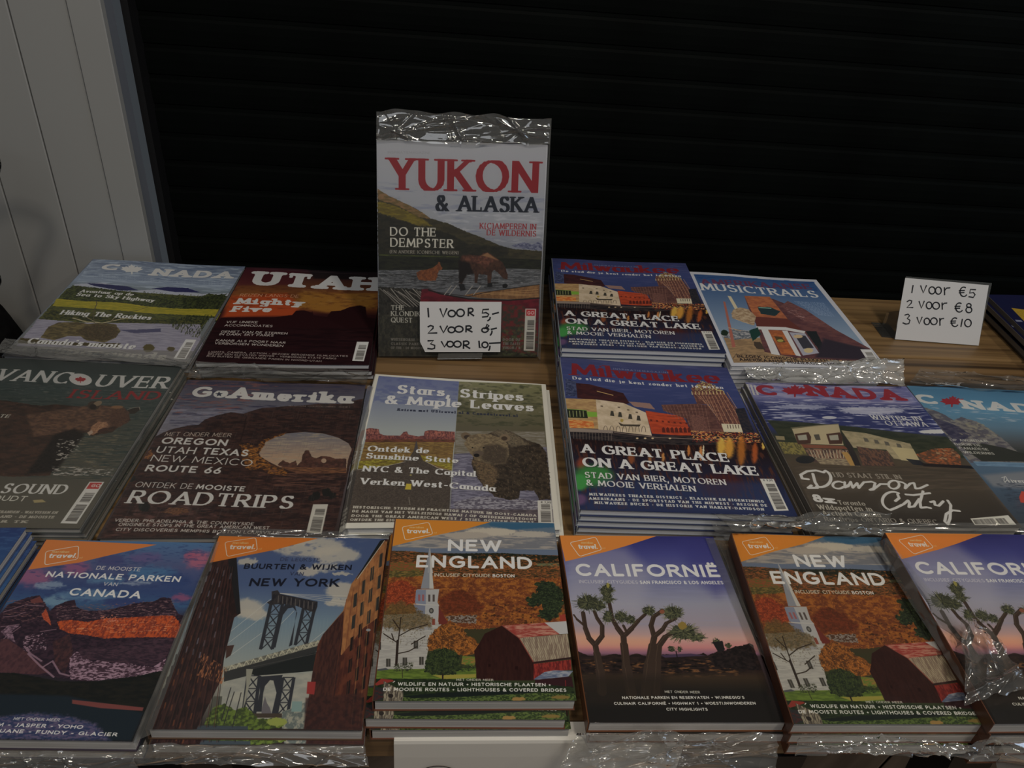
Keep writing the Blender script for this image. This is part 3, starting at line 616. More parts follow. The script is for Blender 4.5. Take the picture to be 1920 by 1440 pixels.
def cov_mil():
    c=CV(Q['milF'],(1030,660,4),gain=2.7,seed=13,w=700)
    c.bg([(0,(40,44,80)),(.15,(42,50,92)),(.4,(38,46,84)),(.6,(30,20,24)),(.85,(30,36,60)),(1,(26,32,60))])
    c.tx([(60,60),(1330,130),(1500,400),(120,350)],(58,62,100),(160,26),.52,.6,4,soft=8)
    c.poly([(120,205),(200,230),(205,340),(125,330)],(56,62,90),c2=(30,36,60),ns=(12,8),soft=3)
    c.poly([(200,240),(300,248),(560,312),(605,385),(560,400),(340,370),(210,350)],(52,26,28),c2=(40,22,26),ns=(40,20));c.ln([(362,300),(480,328)],9,(150,120,70))
    c.poly([(600,372),(760,385),(800,430),(640,410)],(110,84,78),rough=3)
    c.poly([(115,352),(350,360),(372,580),(150,572)],(140,112,70),c2=(122,92,60),ns=(50,20))
    c.poly([(128,430),(280,440),(290,500),(135,495)],(30,34,26));c.ln([(130,430),(280,442)],6,(96,130,50))
    for i in range(5): c.ln([(150+i*26,445),(154+i*26,488)],6,(110,116,70))
    c.poly([(280,450),(360,455),(362,490),(290,490)],(92,130,40),soft=4);c.poly([(140,510),(330,520),(340,575),(150,570)],(150,70,30),c2=(180,120,60),ns=(24,10))
    c.poly([(350,360),(560,385),(730,455),(775,630),(370,585)],(156,140,118),c2=(140,124,100),ns=(50,40))
    for x,y in ((395,404),(525,412),(595,430),(660,448)): c.poly([(x-8,y),(x+10,y+2),(x+10,y+12),(x-8,y+10)],(84,72,60))
    for x,y in ((475,462),(535,470),(612,484),(675,495)): c.poly([(x-10,y-18),(x+8,y-16),(x+16,y+22),(x-16,y+18)],(48,46,40))
    c.poly([(520,530),(560,545),(690,545),(680,560),(540,556)],(50,44,38));c.ell(548,515,12,12,(130,110,50))
    for i in range(7):
        t=[(440+i*48-16+16*math.cos(q),600-44*math.sin(q)) for q in np.linspace(math.pi,0,9)];c.ln(t,4,(70,60,52))
    c.poly([(725,440),(1000,480),(1040,540),(1075,632),(775,612)],(150,52,28),c2=(128,44,26),ns=(50,20))
    for i in range(7): c.poly([(760+i*44,505+i*4),(776+i*44,507+i*4),(778+i*44,520+i*4),(762+i*44,518+i*4)],(80,30,24))
    for i in range(7): c.poly([(850+i*32,572),(862+i*32,562),(872+i*32,575),(878+i*32,606),(852+i*32,604)],(70,28,24))
    c.poly([(845,395),(1110,390),(1210,405),(1290,600),(1080,620),(1030,500),(860,440)],(84,54,48),c2=(66,42,40),ns=(30,20))
    for i in range(13): c.ln([(855+i*26,400-i*0.6),(900+i*26,470+i*12)],3,(112,78,66))
    for i in range(8): c.ln([(850+i*14,412+i*24),(1200+i*10,418+i*22)],3,(54,34,34))
    c.poly([(1050,470),(1160,480),(1200,600),(1090,600)],(96,62,54),c2=(76,50,46),ns=(6,6),kk=8)
    tw=[(1065,275),(1110,250),(1150,230),(1200,240),(1290,290),(1320,320),(1400,430),(1450,600),(1290,600),(1210,400),(1110,390)]
    c.poly(tw,(96,60,50),c2=(70,44,42),ns=(10,20),kk=5)
    for i in range(11): c.ln([(1090+i*24,310-(i<3)*8),(1090+i*24+(60+i*8)*1.3,600)] if i>4 else [(1090+i*24,310),(1190+i*22,400+i*30)],5,(136,98,74))
    for i in range(9): c.ln([(1080+i*10,330+i*30),(1330+i*14,330+i*32)],3,(60,38,38))
    c.tx([(1120,220),(1200,230),(1310,300),(1090,290)],(160,150,90),(10,8),.5,.9,8)
    for i in range(10): c.ln([(1072+i*26,300),(1076+i*26,322)],7,(160,140,90))
    c.poly([(1290,540),(1430,545),(1450,605),(1310,602)],(160,148,124));
    for i in range(5): c.ln([(1335+i*20,550),(1340+i*20,575)],6,(70,56,50))
    c.poly([(1390,430),(1460,425),(1540,620),(1450,600)],(26,28,36),c2=(40,36,40),ns=(14,12));
    c.poly([(150,572),(380,585),(775,628),(1090,625),(1300,600),(1560,620),(1590,680),(1100,700),(700,690),(160,650)],(44,38,38),c2=(24,22,26),ns=(50,8),kk=5)
    c.poly([(150,572),(480,590),(480,612),(152,600)],(104,92,84))
    c.ln([(490,605),(800,640),(1120,655),(1400,650)],9,(90,76,70))
    for i in range(13): c.ln([(180+i*24,606),(182+i*24,665)],4,(76,66,62))
    for x in (664,724,780,910): c.ell(x,648,10,6,(150,130,100))
    c.tx([(1060,590),(1570,610),(1580,690),(1080,660)],(190,120,60),(10,10),.52,.9,9);c.tx([(1060,600),(1570,610),(1580,690),(1080,680)],(120,30,24),(20,8),.56,.8,9)
    # water
    wt=[(160,650),(700,690),(1100,700),(1590,680),(1750,960),(1780,1190),(230,1180)]
    c.grad(wt,(26,18,20),(26,32,58),(800,700),(900,1060))
    c.tx(wt,(64,34,26),(14,90),.52,.8,6,soft=8)
    for x,y,w,h,cc in ((1350,720,60,110,(190,130,40)),(1440,740,50,160,(150,84,26)),(1290,710,50,90,(200,150,50)),(1540,760,36,110,(150,66,26)),(1140,760,22,80,(190,120,60)),(1050,740,16,60,(170,100,40)),(860,790,16,50,(170,110,50)),(1160,740,10,60,(220,200,160)),(620,800,40,60,(120,60,30)),(240,840,60,60,(120,50,30)),(760,800,24,60,(130,80,40)),(1600,700,18,50,(210,160,60))):
        c.ell(x,y,w*.6,h*.7,cc,soft=w*.35,rough=5,a=.8)
    c.ell(330,930,150,80,(40,92,44),soft=40);c.ell(230,980,60,60,(44,110,50),soft=20);c.ell(1300,1000,170,90,(58,24,22),soft=50,a=.7);c.ell(230,1110,50,40,(70,50,80),soft=20)
    c.poly([(400,960),(1600,980),(1800,1220),(240,1190)],(34,42,72),soft=40,a=.6)
    c.txt('Milwaukee',165,180,1295,245,86,(98,23,30),'disp',sp=.26)
    c.txt('INSPIRATIEMAGAZINE',485,136,905,162,11,(120,120,140),'thin',sp=.5)
    c.txt('De stad die je kent zonder het te weten',175,212,1305,284,22,(180,176,164),'serifb',sp=.5)
    sh=(3,4,(20,16,20));T=(186,182,168)
    c.txt('A GREAT PLACE',240,756,1362,828,66,T,'serifb',sh=sh);c.txt('ON A GREAT LAKE',252,860,1580,930,70,T,'serifb',sh=sh)
    c.txt('STAD VAN BIER, MOTOREN',268,944,1335,1002,44,T,'serif',sh=sh);c.txt('& MOOIE VERHALEN',278,1002,1110,1052,44,T,'serif',sh=sh)
    c.txt('MILWAUKEES THEATER DISTRICT - KLASSIEK EN EIGENZINNIG',302,1078,1615,1134,20,(150,150,144),'slab',sp=.7);c.txt('AMERIKAANS - DE SPORTSTAD VAN THE MIDWEST - BEZOEK DE',300,1110,1638,1164,20,(150,150,144),'slab',sp=.7);c.txt('MILWAUKEE BUCKS - DE HISTORIE VAN HARLEY-DAVIDSON',342,1142,1615,1194,20,(150,150,144),'slab',sp=.7)
    c.bar(1578,952,1680,954,1795,1192,1690,1196);c.txt('\u20ac 9,95',1606,970,1676,972,13,(40,40,44),'sans')
    return c
def cov_music():
    c=CV(Q['music'],(1280,460,3),gain=3.2,seed=15,w=600); c.bg([(0,(130,132,138)),(1,(130,132,138))])
    c.grad([(62,165),(735,208),(1095,655),(288,662)],(28,52,92),(88,104,122),(400,180),(330,480))
    c.tx([(70,165),(740,205),(760,260),(90,200)],(20,44,92),(40,10),.5,.6)
    # ground and street
    c.poly([(225,505),(480,520),(640,600),(1080,640),(1095,655),(288,662)],(116,92,64),c2=(98,78,56),ns=(30,10))
    c.poly([(215,500),(300,470),(380,480),(440,520),(300,530),(225,515)],(60,66,74),c2=(110,110,112),ns=(12,8),kk=6,rough=4);c.ell(235,490,22,16,(22,34,26),rough=4)
    # building
    c.poly([(355,285),(520,300),(700,370),(860,470),(1050,580),(1100,655),(640,632),(470,600),(420,440),(395,400)],(76,46,46),c2=(62,38,42),ns=(40,20))
    c.poly([(355,285),(500,288),(600,410),(410,400)],(132,74,44),c2=(112,60,40),ns=(30,14));c.poly([(430,345),(500,345),(560,370),(530,395),(450,385)],(26,40,44),rough=3);c.ln([(440,350),(505,352)],9,(90,130,116))
    c.poly([(410,400),(600,410),(680,470),(430,460)],(72,36,32));c.poly([(600,310),(700,360),(860,470),(700,430),(560,340)],(88,54,52),c2=(70,44,46),ns=(20,8))
    c.tx([(590,340),(690,380),(700,420),(600,380)],(124,94,90),(10,6),.55,.8);c.poly([(700,480),(760,480),(800,560),(830,600),(780,590)],(24,28,30),rough=3)
    c.poly([(800,520),(1050,585),(1100,650),(760,630)],(34,30,38),soft=14)
    c.poly([(420,455),(590,458),(700,480),(695,492),(590,475),(430,472)],(156,152,152));c.poly([(450,470),(490,470),(560,620),(510,612)],(150,146,146))
    c.poly([(490,475),(570,478),(650,618),(568,615)],(134,72,36),c2=(112,58,34),ns=(20,14));c.poly([(525,510),(570,515),(590,545),(545,545)],(60,48,30));c.ell(560,535,18,8,(120,112,50))
    c.poly([(570,478),(600,478),(680,625),(650,620)],(150,148,150));c.poly([(610,486),(700,492),(780,605),(690,620)],(112,112,122));c.poly([(640,500),(700,505),(750,575),(690,580)],(40,40,48));c.ell(660,510,26,10,(140,120,90));c.ell(720,590,26,14,(140,124,90))
    c.poly([(380,480),(430,460),(450,500),(400,540)],(20,44,40),rough=4);c.poly([(400,540),(450,545),(470,590),(420,580)],(50,42,36),rough=6)
    # giant guitar sign and pole
    c.poly([(232,315),(244,318),(300,570),(280,575)],(120,66,56));c.poly([(258,285),(278,288),(322,362),(304,368)],(150,134,110));c.poly([(290,360),(330,350),(380,360),(420,400),(410,450),(340,430),(285,410),(278,380)],(134,116,92),c2=(108,88,66),ns=(16,12),rough=4)
    c.ln([(262,462),(330,480)],8,(130,110,90))
    c.txt('AMERIKAANSE',105,222,735,248,30,(70,38,60),'serifb')
    c.txt('MUSICTRAILS',108,252,772,294,38,(160,166,178),'serif')
    for i in range(8): c.txt('VAN BLUES TOT ROCK EN'[:18-i],640+i*18,318+i*10,800+i*8,330+i*10,7,(110,126,150),'thin')
    c.txt('BEZOEK ICONISCHE PLEKKEN UIT DE',312,632,960,664,18,(34,28,28),'bold');c.txt('AMERIKAANSE MUZIEKGESCHIEDENIS',325,652,985,684,18,(34,28,28),'bold');c.ln([(282,640),(306,608)],3,(60,50,44))
    c.bar(1000,584,1058,586,1118,675,1062,678)
    return c
def cov_van():
    c=CV(Q['van'],(0,640,4),gain=3.1,seed=17,w=660)
    c.bg([(0,(42,48,48)),(.22,(46,56,56)),(.5,(56,58,52)),(.8,(62,60,54)),(1,(66,64,58))])
    c.tx([(-400,300),(1300,300),(900,1050),(-900,1000)],(36,46,46),(90,9),.5,.8,5);c.tx([(-200,330),(1250,330),(900,1000),(300,1000)],(92,92,86),(60,7),.66,.7,8);c.tx([(300,700),(900,700),(800,960),(350,960)],(104,92,72),(70,8),.6,.6,8)
    body=[(-300,480),(0,450),(150,470),(300,490),(420,480),(560,490),(650,500),(700,480),(860,490),(960,540),(980,600),(900,640),(840,690),(760,700),(690,715),(640,690),(600,700),(540,720),(470,860),(400,960),(380,1010),(100,1020),(-500,1010)]
    c.poly(body,(40,32,29),c2=(56,40,34),ns=(60,26),rough=6,rs=24)
    c.poly([(200,560),(560,500),(700,480),(880,500),(960,560),(860,640),(720,690),(560,660),(420,700),(260,720)],(86,62,48),c2=(60,44,38),ns=(30,16),soft=16)
    c.fur(body,[(84,60,46),(34,28,26),(64,46,38)],900,22,-30,3,30,.5)
    c.poly([(420,700),(560,660),(640,700),(420,980),(200,1000)],(24,22,22),c2=(34,30,28),soft=20)
    c.ell(705,485,46,34,(50,42,36));c.ell(735,470,34,18,(96,82,66),soft=3,rot=-20);c.ell(700,495,26,20,(34,28,26))
    c.poly([(960,520),(1040,500),(1052,520),(1010,550),(970,550)],(40,36,32));c.ln([(955,520),(1000,503),(1045,500),(1050,520)],6,(104,98,88))
    c.poly([(850,500),(920,495),(970,540),(965,610),(900,650),(830,640),(820,580)],(56,40,34),c2=(74,52,42),soft=10,rough=6);c.ell(880,498,46,12,(100,72,50),soft=5)
    c.poly([(690,640),(740,605),(800,610),(810,640),(760,675),(700,705),(665,700)],(132,98,72),c2=(98,68,52),soft=5,rough=5);c.ell(770,672,40,14,(50,34,32),rot=-20,soft=3);c.poly([(655,690),(690,670),(700,690),(672,712)],(130,110,96),soft=2)
    c.tx([(430,740),(620,730),(560,870),(420,900)],(130,126,120),(20,12),.55,.9,8);c.tx([(390,940),(850,960),(860,1020),(400,1010)],(128,124,120),(28,9),.5,.9,8)
    c.poly([(250,1195),(320,1190),(350,1210),(260,1215)],(120,108,76),soft=3)
    W=(172,170,160)
    c.txt('VANC',-60,300,505,325,90,W,'serif');c.ell(608,290,86,44,W,rot=6);leaf(c,608,292,44,26,(124,28,34));c.txt('UUVER'[1:],700,340,1245,362,92,W,'serif')
    c.txt('ISLAND',505,428,1190,448,66,(108,32,34),'serif',sp=.35)
    c.txt('DE BESTE',-250,576,70,584,26,(150,146,136),'serif');c.txt('SALISH SOUND',-560,1130,485,1152,74,W,'serif');c.txt('VERGOUDT',-330,1190,190,1204,40,(150,146,138),'sans')
    for k,(s,x1) in enumerate((('TOFINO - DE PARADIJSELIJKE STRANDEN - WALVISSEN EN',428),('BEREN OP VANCOUVER ISLAND - DE MOOISTE',405),('ROUTES DOOR TK',205))): c.txt(s,-560-k*20,1282+k*34,x1,1298+k*34,20,(126,122,114),'slab',sp=.5)
    c.bar(672,1060,782,1062,578,1372,455,1368,top=(132,44,44));c.txt('GO',680,1100,745,1102,24,(190,160,150),'bold')
    return c
def cov_daw():
    c=CV(Q['daw'],(1380,680,3.5556),gain=2.9,seed=19,w=660)
    c.bg([(0,(76,76,116)),(.12,(84,88,126)),(.2,(36,42,84)),(.38,(34,40,84)),(.43,(40,44,40)),(.62,(60,52,44)),(1,(42,38,34))])
    c.poly([(60,135),(1130,165),(1200,280),(120,230)],(112,112,140),c2=(76,78,120),ns=(90,14),kk=4,soft=12)
    c.tx([(130,240),(1200,260),(1400,480),(200,400)],(140,142,158),(100,10),.56,.9,7,soft=6);c.ell(900,320,220,26,(140,142,156),soft=12,rough=16,a=.8);c.ell(430,300,180,16,(130,134,152),soft=10,rough=12,a=.7)
    c.ell(1330,462,110,14,(150,150,156),soft=6,rough=5);c.ell(620,370,50,10,(140,142,152),soft=5);c.ell(380,360,80,9,(120,124,146),soft=5)
    c.poly([(205,385),(400,400),(800,430),(1150,470),(1400,500),(1530,640),(340,560),(280,480)],(34,40,32),c2=(44,48,38),ns=(60,20),soft=4)
    c.poly([(260,490),(320,495),(325,520),(270,515)],(110,100,76));c.poly([(280,530),(440,540),(470,620),(320,610)],(104,96,52),c2=(70,66,44),ns=(8,18),kk=7)
    c.poly([(370,445),(680,412),(715,555),(410,545)],(134,124,100));c.ln([(365,440),(680,412)],8,(90,84,66))
    for x in (440,650): c.poly([(x-52,480),(x+40,468),(x+58,500),(x+55,545),(x-30,548)],(56,38,34));c.poly([(x-34,490),(x+26,484),(x+34,520),(x-24,522)],(120,120,110))
    c.poly([(515,485),(550,482),(562,520),(530,522)],(58,56,54))
    c.poly([(430,548),(720,560),(745,580),(450,572)],(96,56,44));c.poly([(450,575),(760,585),(825,690),(520,670)],(104,80,66),c2=(60,48,46),ns=(8,24),kk=7)
    for i in range(12): c.ln([(490+i*22,590),(515+i*20,640)],5,(140,132,112))
    c.poly([(520,640),(800,650),(825,695),(560,680)],(124,112,90),c2=(84,74,64),ns=(18,8));c.poly([(700,600),(740,600),(810,690),(760,690)],(134,104,56))
    c.poly([(690,460),(760,540),(800,620),(830,690),(790,690),(740,580)],(34,32,34))
    c.poly([(700,455),(860,470),(1160,540),(1220,660),(1050,640),(1000,580),(780,570)],(126,116,92),c2=(110,102,80),ns=(30,20))
    for x in (860,930,1000,1080): c.poly([(x-14,500+(x-860)*.17),(x+14,506+(x-860)*.17),(x+26,530+(x-860)*.17),(x-4,528+(x-860)*.17)],(70,68,62))
    c.poly([(800,560),(1010,590),(1060,690),(840,690)],(84,58,48),c2=(52,42,42),ns=(8,20),kk=6);c.poly([(1030,560),(1180,575),(1230,665),(1100,650)],(136,126,96))
    c.poly([(1130,640),(1220,650),(1280,690),(1180,680)],(26,30,38))
    c.poly([(1200,610),(1330,570),(1440,575),(1490,620),(1500,690),(1280,680)],(124,66,38),c2=(70,50,40),ns=(18,14),kk=5,rough=6);c.tx([(1320,570),(1480,580),(1500,650),(1350,650)],(130,104,76),(16,12),.55,.9)
    c.poly([(1230,670),(1560,690),(1590,715),(1480,722),(1260,700)],(24,24,28));c.ell(460,650,62,26,(28,30,34),rough=3)
    road=[(380,690),(560,700),(900,700),(1230,690),(1590,712),(1905,1100),(560,1085)]
    c.poly(road,(64,56,48),c2=(54,48,42),ns=(120,12)); c.grad([(480,850),(1700,860),(1905,1100),(560,1085)],(54,48,42),(38,35,33),(1000,860),(1000,1080),soft=20)
    for i in range(3): c.poly([(66+i*24,145+i*4),(80+i*24,147+i*4),(104+i*24,220),(90+i*24,218)],(140,140,140))
    R=(114,28,38)
    c.txt('C',150,218,285,226,66,R,'slab');leaf(c,390,196,92,44,R,.1);c.txt('NADA',490,226,1130,258,74,R,'slab')
    W=(150,152,156);c.txt('WINTER IN',905,378,1245,392,30,W,'serif',sh=(2,2,(24,28,60)));c.txt('OTTAWA',1005,418,1285,430,32,W,'serif',sh=(2,2,(24,28,60)))
    W=(176,174,164);c.txt('TIJD STAAT STIL IN',620,766,1108,780,32,(112,106,98),'serif')
    def scr(st,w=19):
        for P in st: c.ln(P,w,W)
    def arc(cx,cy,rx,ry,a,b,n=14): return [(cx+rx*math.cos(math.radians(t)),cy-ry*math.sin(math.radians(t))) for t in np.linspace(a,b,n)]
    scr([[(510,745),(525,800),(545,830)]+arc(560,775,70,58,-110,60)+[(580,735),(530,722),(470,728),(430,750),(440,775),(480,780)],
      [(540,838),(480,838),(500,822)]])
    scr([arc(680,820,38,24,50,330)+[(722,836),(745,820)],[(722,800),(722,836),(745,828),(762,798)],[(762,798),(775,838),(805,806),(815,840),(850,800),(860,800)],
      [(860,800),(900,796),(925,805),(915,840),(890,852),(910,850),(960,812),(1014,812)],arc(1050,815,36,28,70,430)+[(1110,800)],
      [(1110,800),(1130,812),(1125,840),(1160,806),(1185,802),(1195,840),(1225,838),(1275,815)]],16)
    scr([[(1075,880),(1085,905),(1060,925)],arc(1045,925,72,62,60,255,18)+[(1060,972),(1105,950)],[(1115,945),(1145,920),(1155,935),(1150,965),(1185,960),(1220,910)],[(1245,858),(1225,930),(1230,968),(1270,965),(1295,970)],[(1130,880),(1180,884),(1290,870)],
      [(1295,930),(1320,925),(1325,950),(1350,955),(1380,925)],[(1410,920),(1430,950),(1425,1040),(1410,1078),(1390,1060),(1400,1010),(1440,985),(1488,990)]],17)
    c.txt('8x',522,930,662,944,52,W,'slab');c.txt('Toronto',685,950,865,958,30,(128,124,116),'serif');c.txt('Wildspotten in',552,982,912,996,34,(128,124,116),'serif');c.txt('Arctisch Canada',582,1022,970,1034,34,(128,124,116),'serif')
    c.txt('Roadtrips ONTARIO & QUEBEC',596,1060,1352,1078,30,(110,106,100),'serif')
    c.bar(1812,1020,1868,1084,1590,1084,1560,1040)
    return c
def cov_can2():
    c=CV(Q['can2'],(1660,700,4.8),gain=2.9,seed=21,w=600)
    c.bg([(0,(52,92,122)),(.2,(64,106,134)),(.32,(70,96,116)),(.45,(58,60,64)),(.52,(40,44,42)),(.55,(62,84,106)),(.75,(50,66,84)),(1,(42,46,54))])
    c.tx([(400,300),(1800,380),(1900,560),(500,420)],(128,136,146),(90,18),.55,.8,5,soft=8)
    c.poly([(330,320),(500,380),(640,460),(700,430),(860,480),(1010,580),(1100,650),(1248,780),(1600,800),(1600,900),(800,850)],(66,64,74),c2=(96,94,92),ns=(40,24),kk=5,rough=10)
    c.poly([(330,320),(480,440),(640,500),(800,600),(680,690),(560,560)],(40,40,62),c2=(60,58,76),ns=(40,20),rough=8)
    c.tx([(640,460),(880,480),(1050,620),(700,600)],(112,108,92),(30,26),.5,.8)
    c.poly([(700,700),(900,680),(1100,720),(1300,780),(1700,820),(1700,850),(900,840)],(38,40,38),soft=4)
    c.poly([(820,840),(1700,870),(1700,910),(860,880)],(84,110,134),c2=(66,92,118),ns=(60,5),soft=3)
    c.poly([(900,960),(1300,930),(1500,1000),(1500,1100),(1000,1060)],(88,92,100),soft=30);c.tx([(1000,1000),(1700,1000),(1800,1300),(1200,1290)],(34,42,56),(60,8),.5,.7)
    c.poly([(1225,1150),(1248,1100),(1300,1110),(1290,1200),(1235,1195)],(150,50,40))
    c.txt('C',312,290,510,308,90,(170,172,160),'slab');leaf(c,610,280,110,60,(124,28,36));c.txt('NADA',735,350,1640,400,90,(170,172,160),'slab')
    for k,s in enumerate(('OP AVONTUUR','DOOR DE','CANADESE','WILDERNIS')): c.txt(s,620+k*42,655+k*38,[960,900,965,1018][k],670+k*38,22,(150,150,144),'serif')
    c.ln([(1075,985),(1110,975),(1125,1000),(1105,1025),(1095,1010),(1100,980)],6,(170,170,166));c.txt('rivers Wild',1140,1026,1500,1040,32,(170,170,166),'serif')
    return c
def cov_nat():
    c=CV(Q['nat'],(0,980,4.3636),gain=2.5,seed=23,w=680)
    c.bg([(0,(52,82,118)),(.16,(56,62,96)),(.3,(36,52,92)),(.38,(40,66,100)),(.45,(40,32,44)),(1,(22,22,24))])
    for x,y,rx,ry,cc in ((1620,300,110,70,(140,66,84)),(1560,270,60,30,(120,60,84)),(270,450,150,70,(118,64,92)),(620,370,100,60,(112,60,92)),(1180,290,140,40,(70,60,100)),(900,310,120,50,(48,50,90)),(1480,620,90,30,(110,54,84)),(400,520,120,30,(96,112,132)),(850,480,160,30,(60,90,120)),(700,600,260,46,(64,92,122)),(450,650,110,40,(84,112,130)),(1250,420,200,60,(46,84,120)),(1000,660,160,40,(36,44,86)),(1430,470,120,60,(34,50,92)),(1100,500,120,20,(100,112,130))): c.ell(x,y,rx,ry,cc,soft=min(rx,ry)*.7,rough=26,rs=40,a=.8)
    c.tx([(380,160),(1750,180),(1500,760),(80,620)],(34,46,86),(60,18),.54,.6,5,soft=10)
    mt=[(60,680),(130,650),(230,615),(320,600),(350,650),(400,730),(440,690),(540,650),(600,640),(620,700),(700,730),(860,725),(960,700),(1100,665),(1250,650),(1320,618),(1390,625),(1420,700),(1460,760),(1520,775),(1500,900),(1350,1210),(1200,1240),(700,1310),(300,1250),(-120,1240),(-200,1000)]
    c.poly(mt,(44,30,40),c2=(30,22,32),ns=(26,14),kk=4,rough=6)
    c.tx([(440,690),(1420,640),(1440,780),(460,800)],(92,66,70),(24,6),.55,.9,8);c.tx([(60,640),(360,640),(400,820),(0,820)],(98,64,64),(30,6),.58,.9,8)
    c.poly([(240,640),(320,610),(345,660),(250,665)],(84,44,44),soft=3)
    c.poly([(455,820),(560,800),(700,820),(850,790),(1000,785),(1180,775),(1350,765),(1420,770),(1480,840),(1480,900),(1440,950),(1200,945),(1000,950),(850,955),(700,930),(560,915),(480,880)],(150,58,26),c2=(104,40,28),ns=(14,26),kk=5,rough=6)
    c.tx([(500,830),(1440,790),(1440,920),(560,900)],(186,104,64),(36,6),.6,.9,9);c.tx([(500,830),(1440,790),(1440,940),(560,910)],(80,30,28),(10,30),.62,.8,9)
    c.poly([(330,760),(370,710),(400,800),(410,850),(350,800)],(150,62,36),c2=(120,44,30),rough=3);c.tx([(800,760),(960,760),(960,820),(820,810)],(160,90,70),(14,8),.5,.9,9)
    for P in ([(20,740),(200,680),(350,690)],[(20,780),(120,770),(200,740)],[(0,860),(150,840)],[(20,960),(160,860)],[(320,900),(450,880)]): c.ln(P,7,(112,84,96),.8)
    c.poly([(0,900),(60,850),(150,850),(90,900),(120,990),(60,960)],(110,84,100),c2=(60,44,56),ns=(14,12),rough=5)
    c.poly([(0,960),(60,960),(200,1060),(400,1230),(300,1250),(-60,1230)],(66,40,44),c2=(52,32,38),ns=(20,30))
    c.tx([(180,940),(370,900),(370,1050),(180,1060)],(120,94,108),(14,10),.56,.9,9);c.poly([(420,980),(560,920),(590,1060),(520,1240),(440,1180)],(60,36,38),c2=(38,26,32),ns=(20,30),soft=4)
    for P in ([(220,1080),(320,1180),(430,1270)],[(340,1190),(420,1140),(480,1240),(560,1260)],[(190,1020),(240,1080),(330,1140)]): c.ln(P,14,(112,86,100),.8)
    c.poly([(560,1110),(620,1060),(700,1120),(760,1150),(835,1110),(900,1160),(1010,1145),(1080,1170),(1250,1190),(1350,1120),(1340,1215),(1100,1265),(760,1300),(560,1290)],(118,92,108),c2=(50,34,44),ns=(22,9),kk=6,rough=8)
    c.poly([(640,1060),(720,1030),(860,1040),(1000,1000),(1250,960),(1440,950),(1350,1120),(1250,1180),(1080,1160),(900,1150),(780,1130),(660,1120)],(36,26,36),c2=(56,38,48),ns=(30,10),rough=5)
    c.poly([(-160,1240),(100,1235),(300,1270),(480,1305),(780,1305),(1100,1265),(1350,1215),(1250,1430),(1180,1600),(-300,1600)],(24,24,22),c2=(18,20,20),ns=(60,20),soft=3,rough=5)
    s=4.3636/4.8;oy=180*4.3636
    q=lambda x,y:(x*s,y*s+oy)
    c.poly([q(-200,680),q(600,700),q(1290,850),q(1180,1100),q(-300,1080)],(20,28,36),soft=16)
    c.poly([q(640,735),q(740,745),q(1290,805),q(1280,835),q(900,810),q(640,770)],(92,46,44),soft=4);c.poly([q(-100,900),q(300,850),q(600,880),q(850,950),q(1000,1100),q(-200,1080)],(34,42,72),c2=(66,60,86),ns=(30,12),kk=5,soft=20,rough=14)
    tri(c,[(380,138),(1280,180),(850,278),(640,330),(225,390)],(160,88,40)); logo(c,(372,238),(640,190),(632,300),(362,350))
    T=(188,180,164)
    c.txt('DE MOOISTE',775,388,1138,402,32,(150,146,146),'sans');c.txt('NATIONALE PARKEN',362,448,1462,492,48,T,'bold');c.txt('VAN',832,520,948,526,30,(150,146,146),'sans');c.txt('CANADA',545,600,1135,628,62,T,'bold')
    c.txt('MET ONDER MEER',*q(108,915),*q(525,928),24,T,'sans');c.txt('- PACIFIC RIM - JASPER - YOHO',*q(-520,955),*q(735,994),30,T,'bold');c.txt('- BANFF - KLUANE - FUNDY - GLACIER',*q(-560,1008),*q(1048,1060),30,T,'bold')
    return c
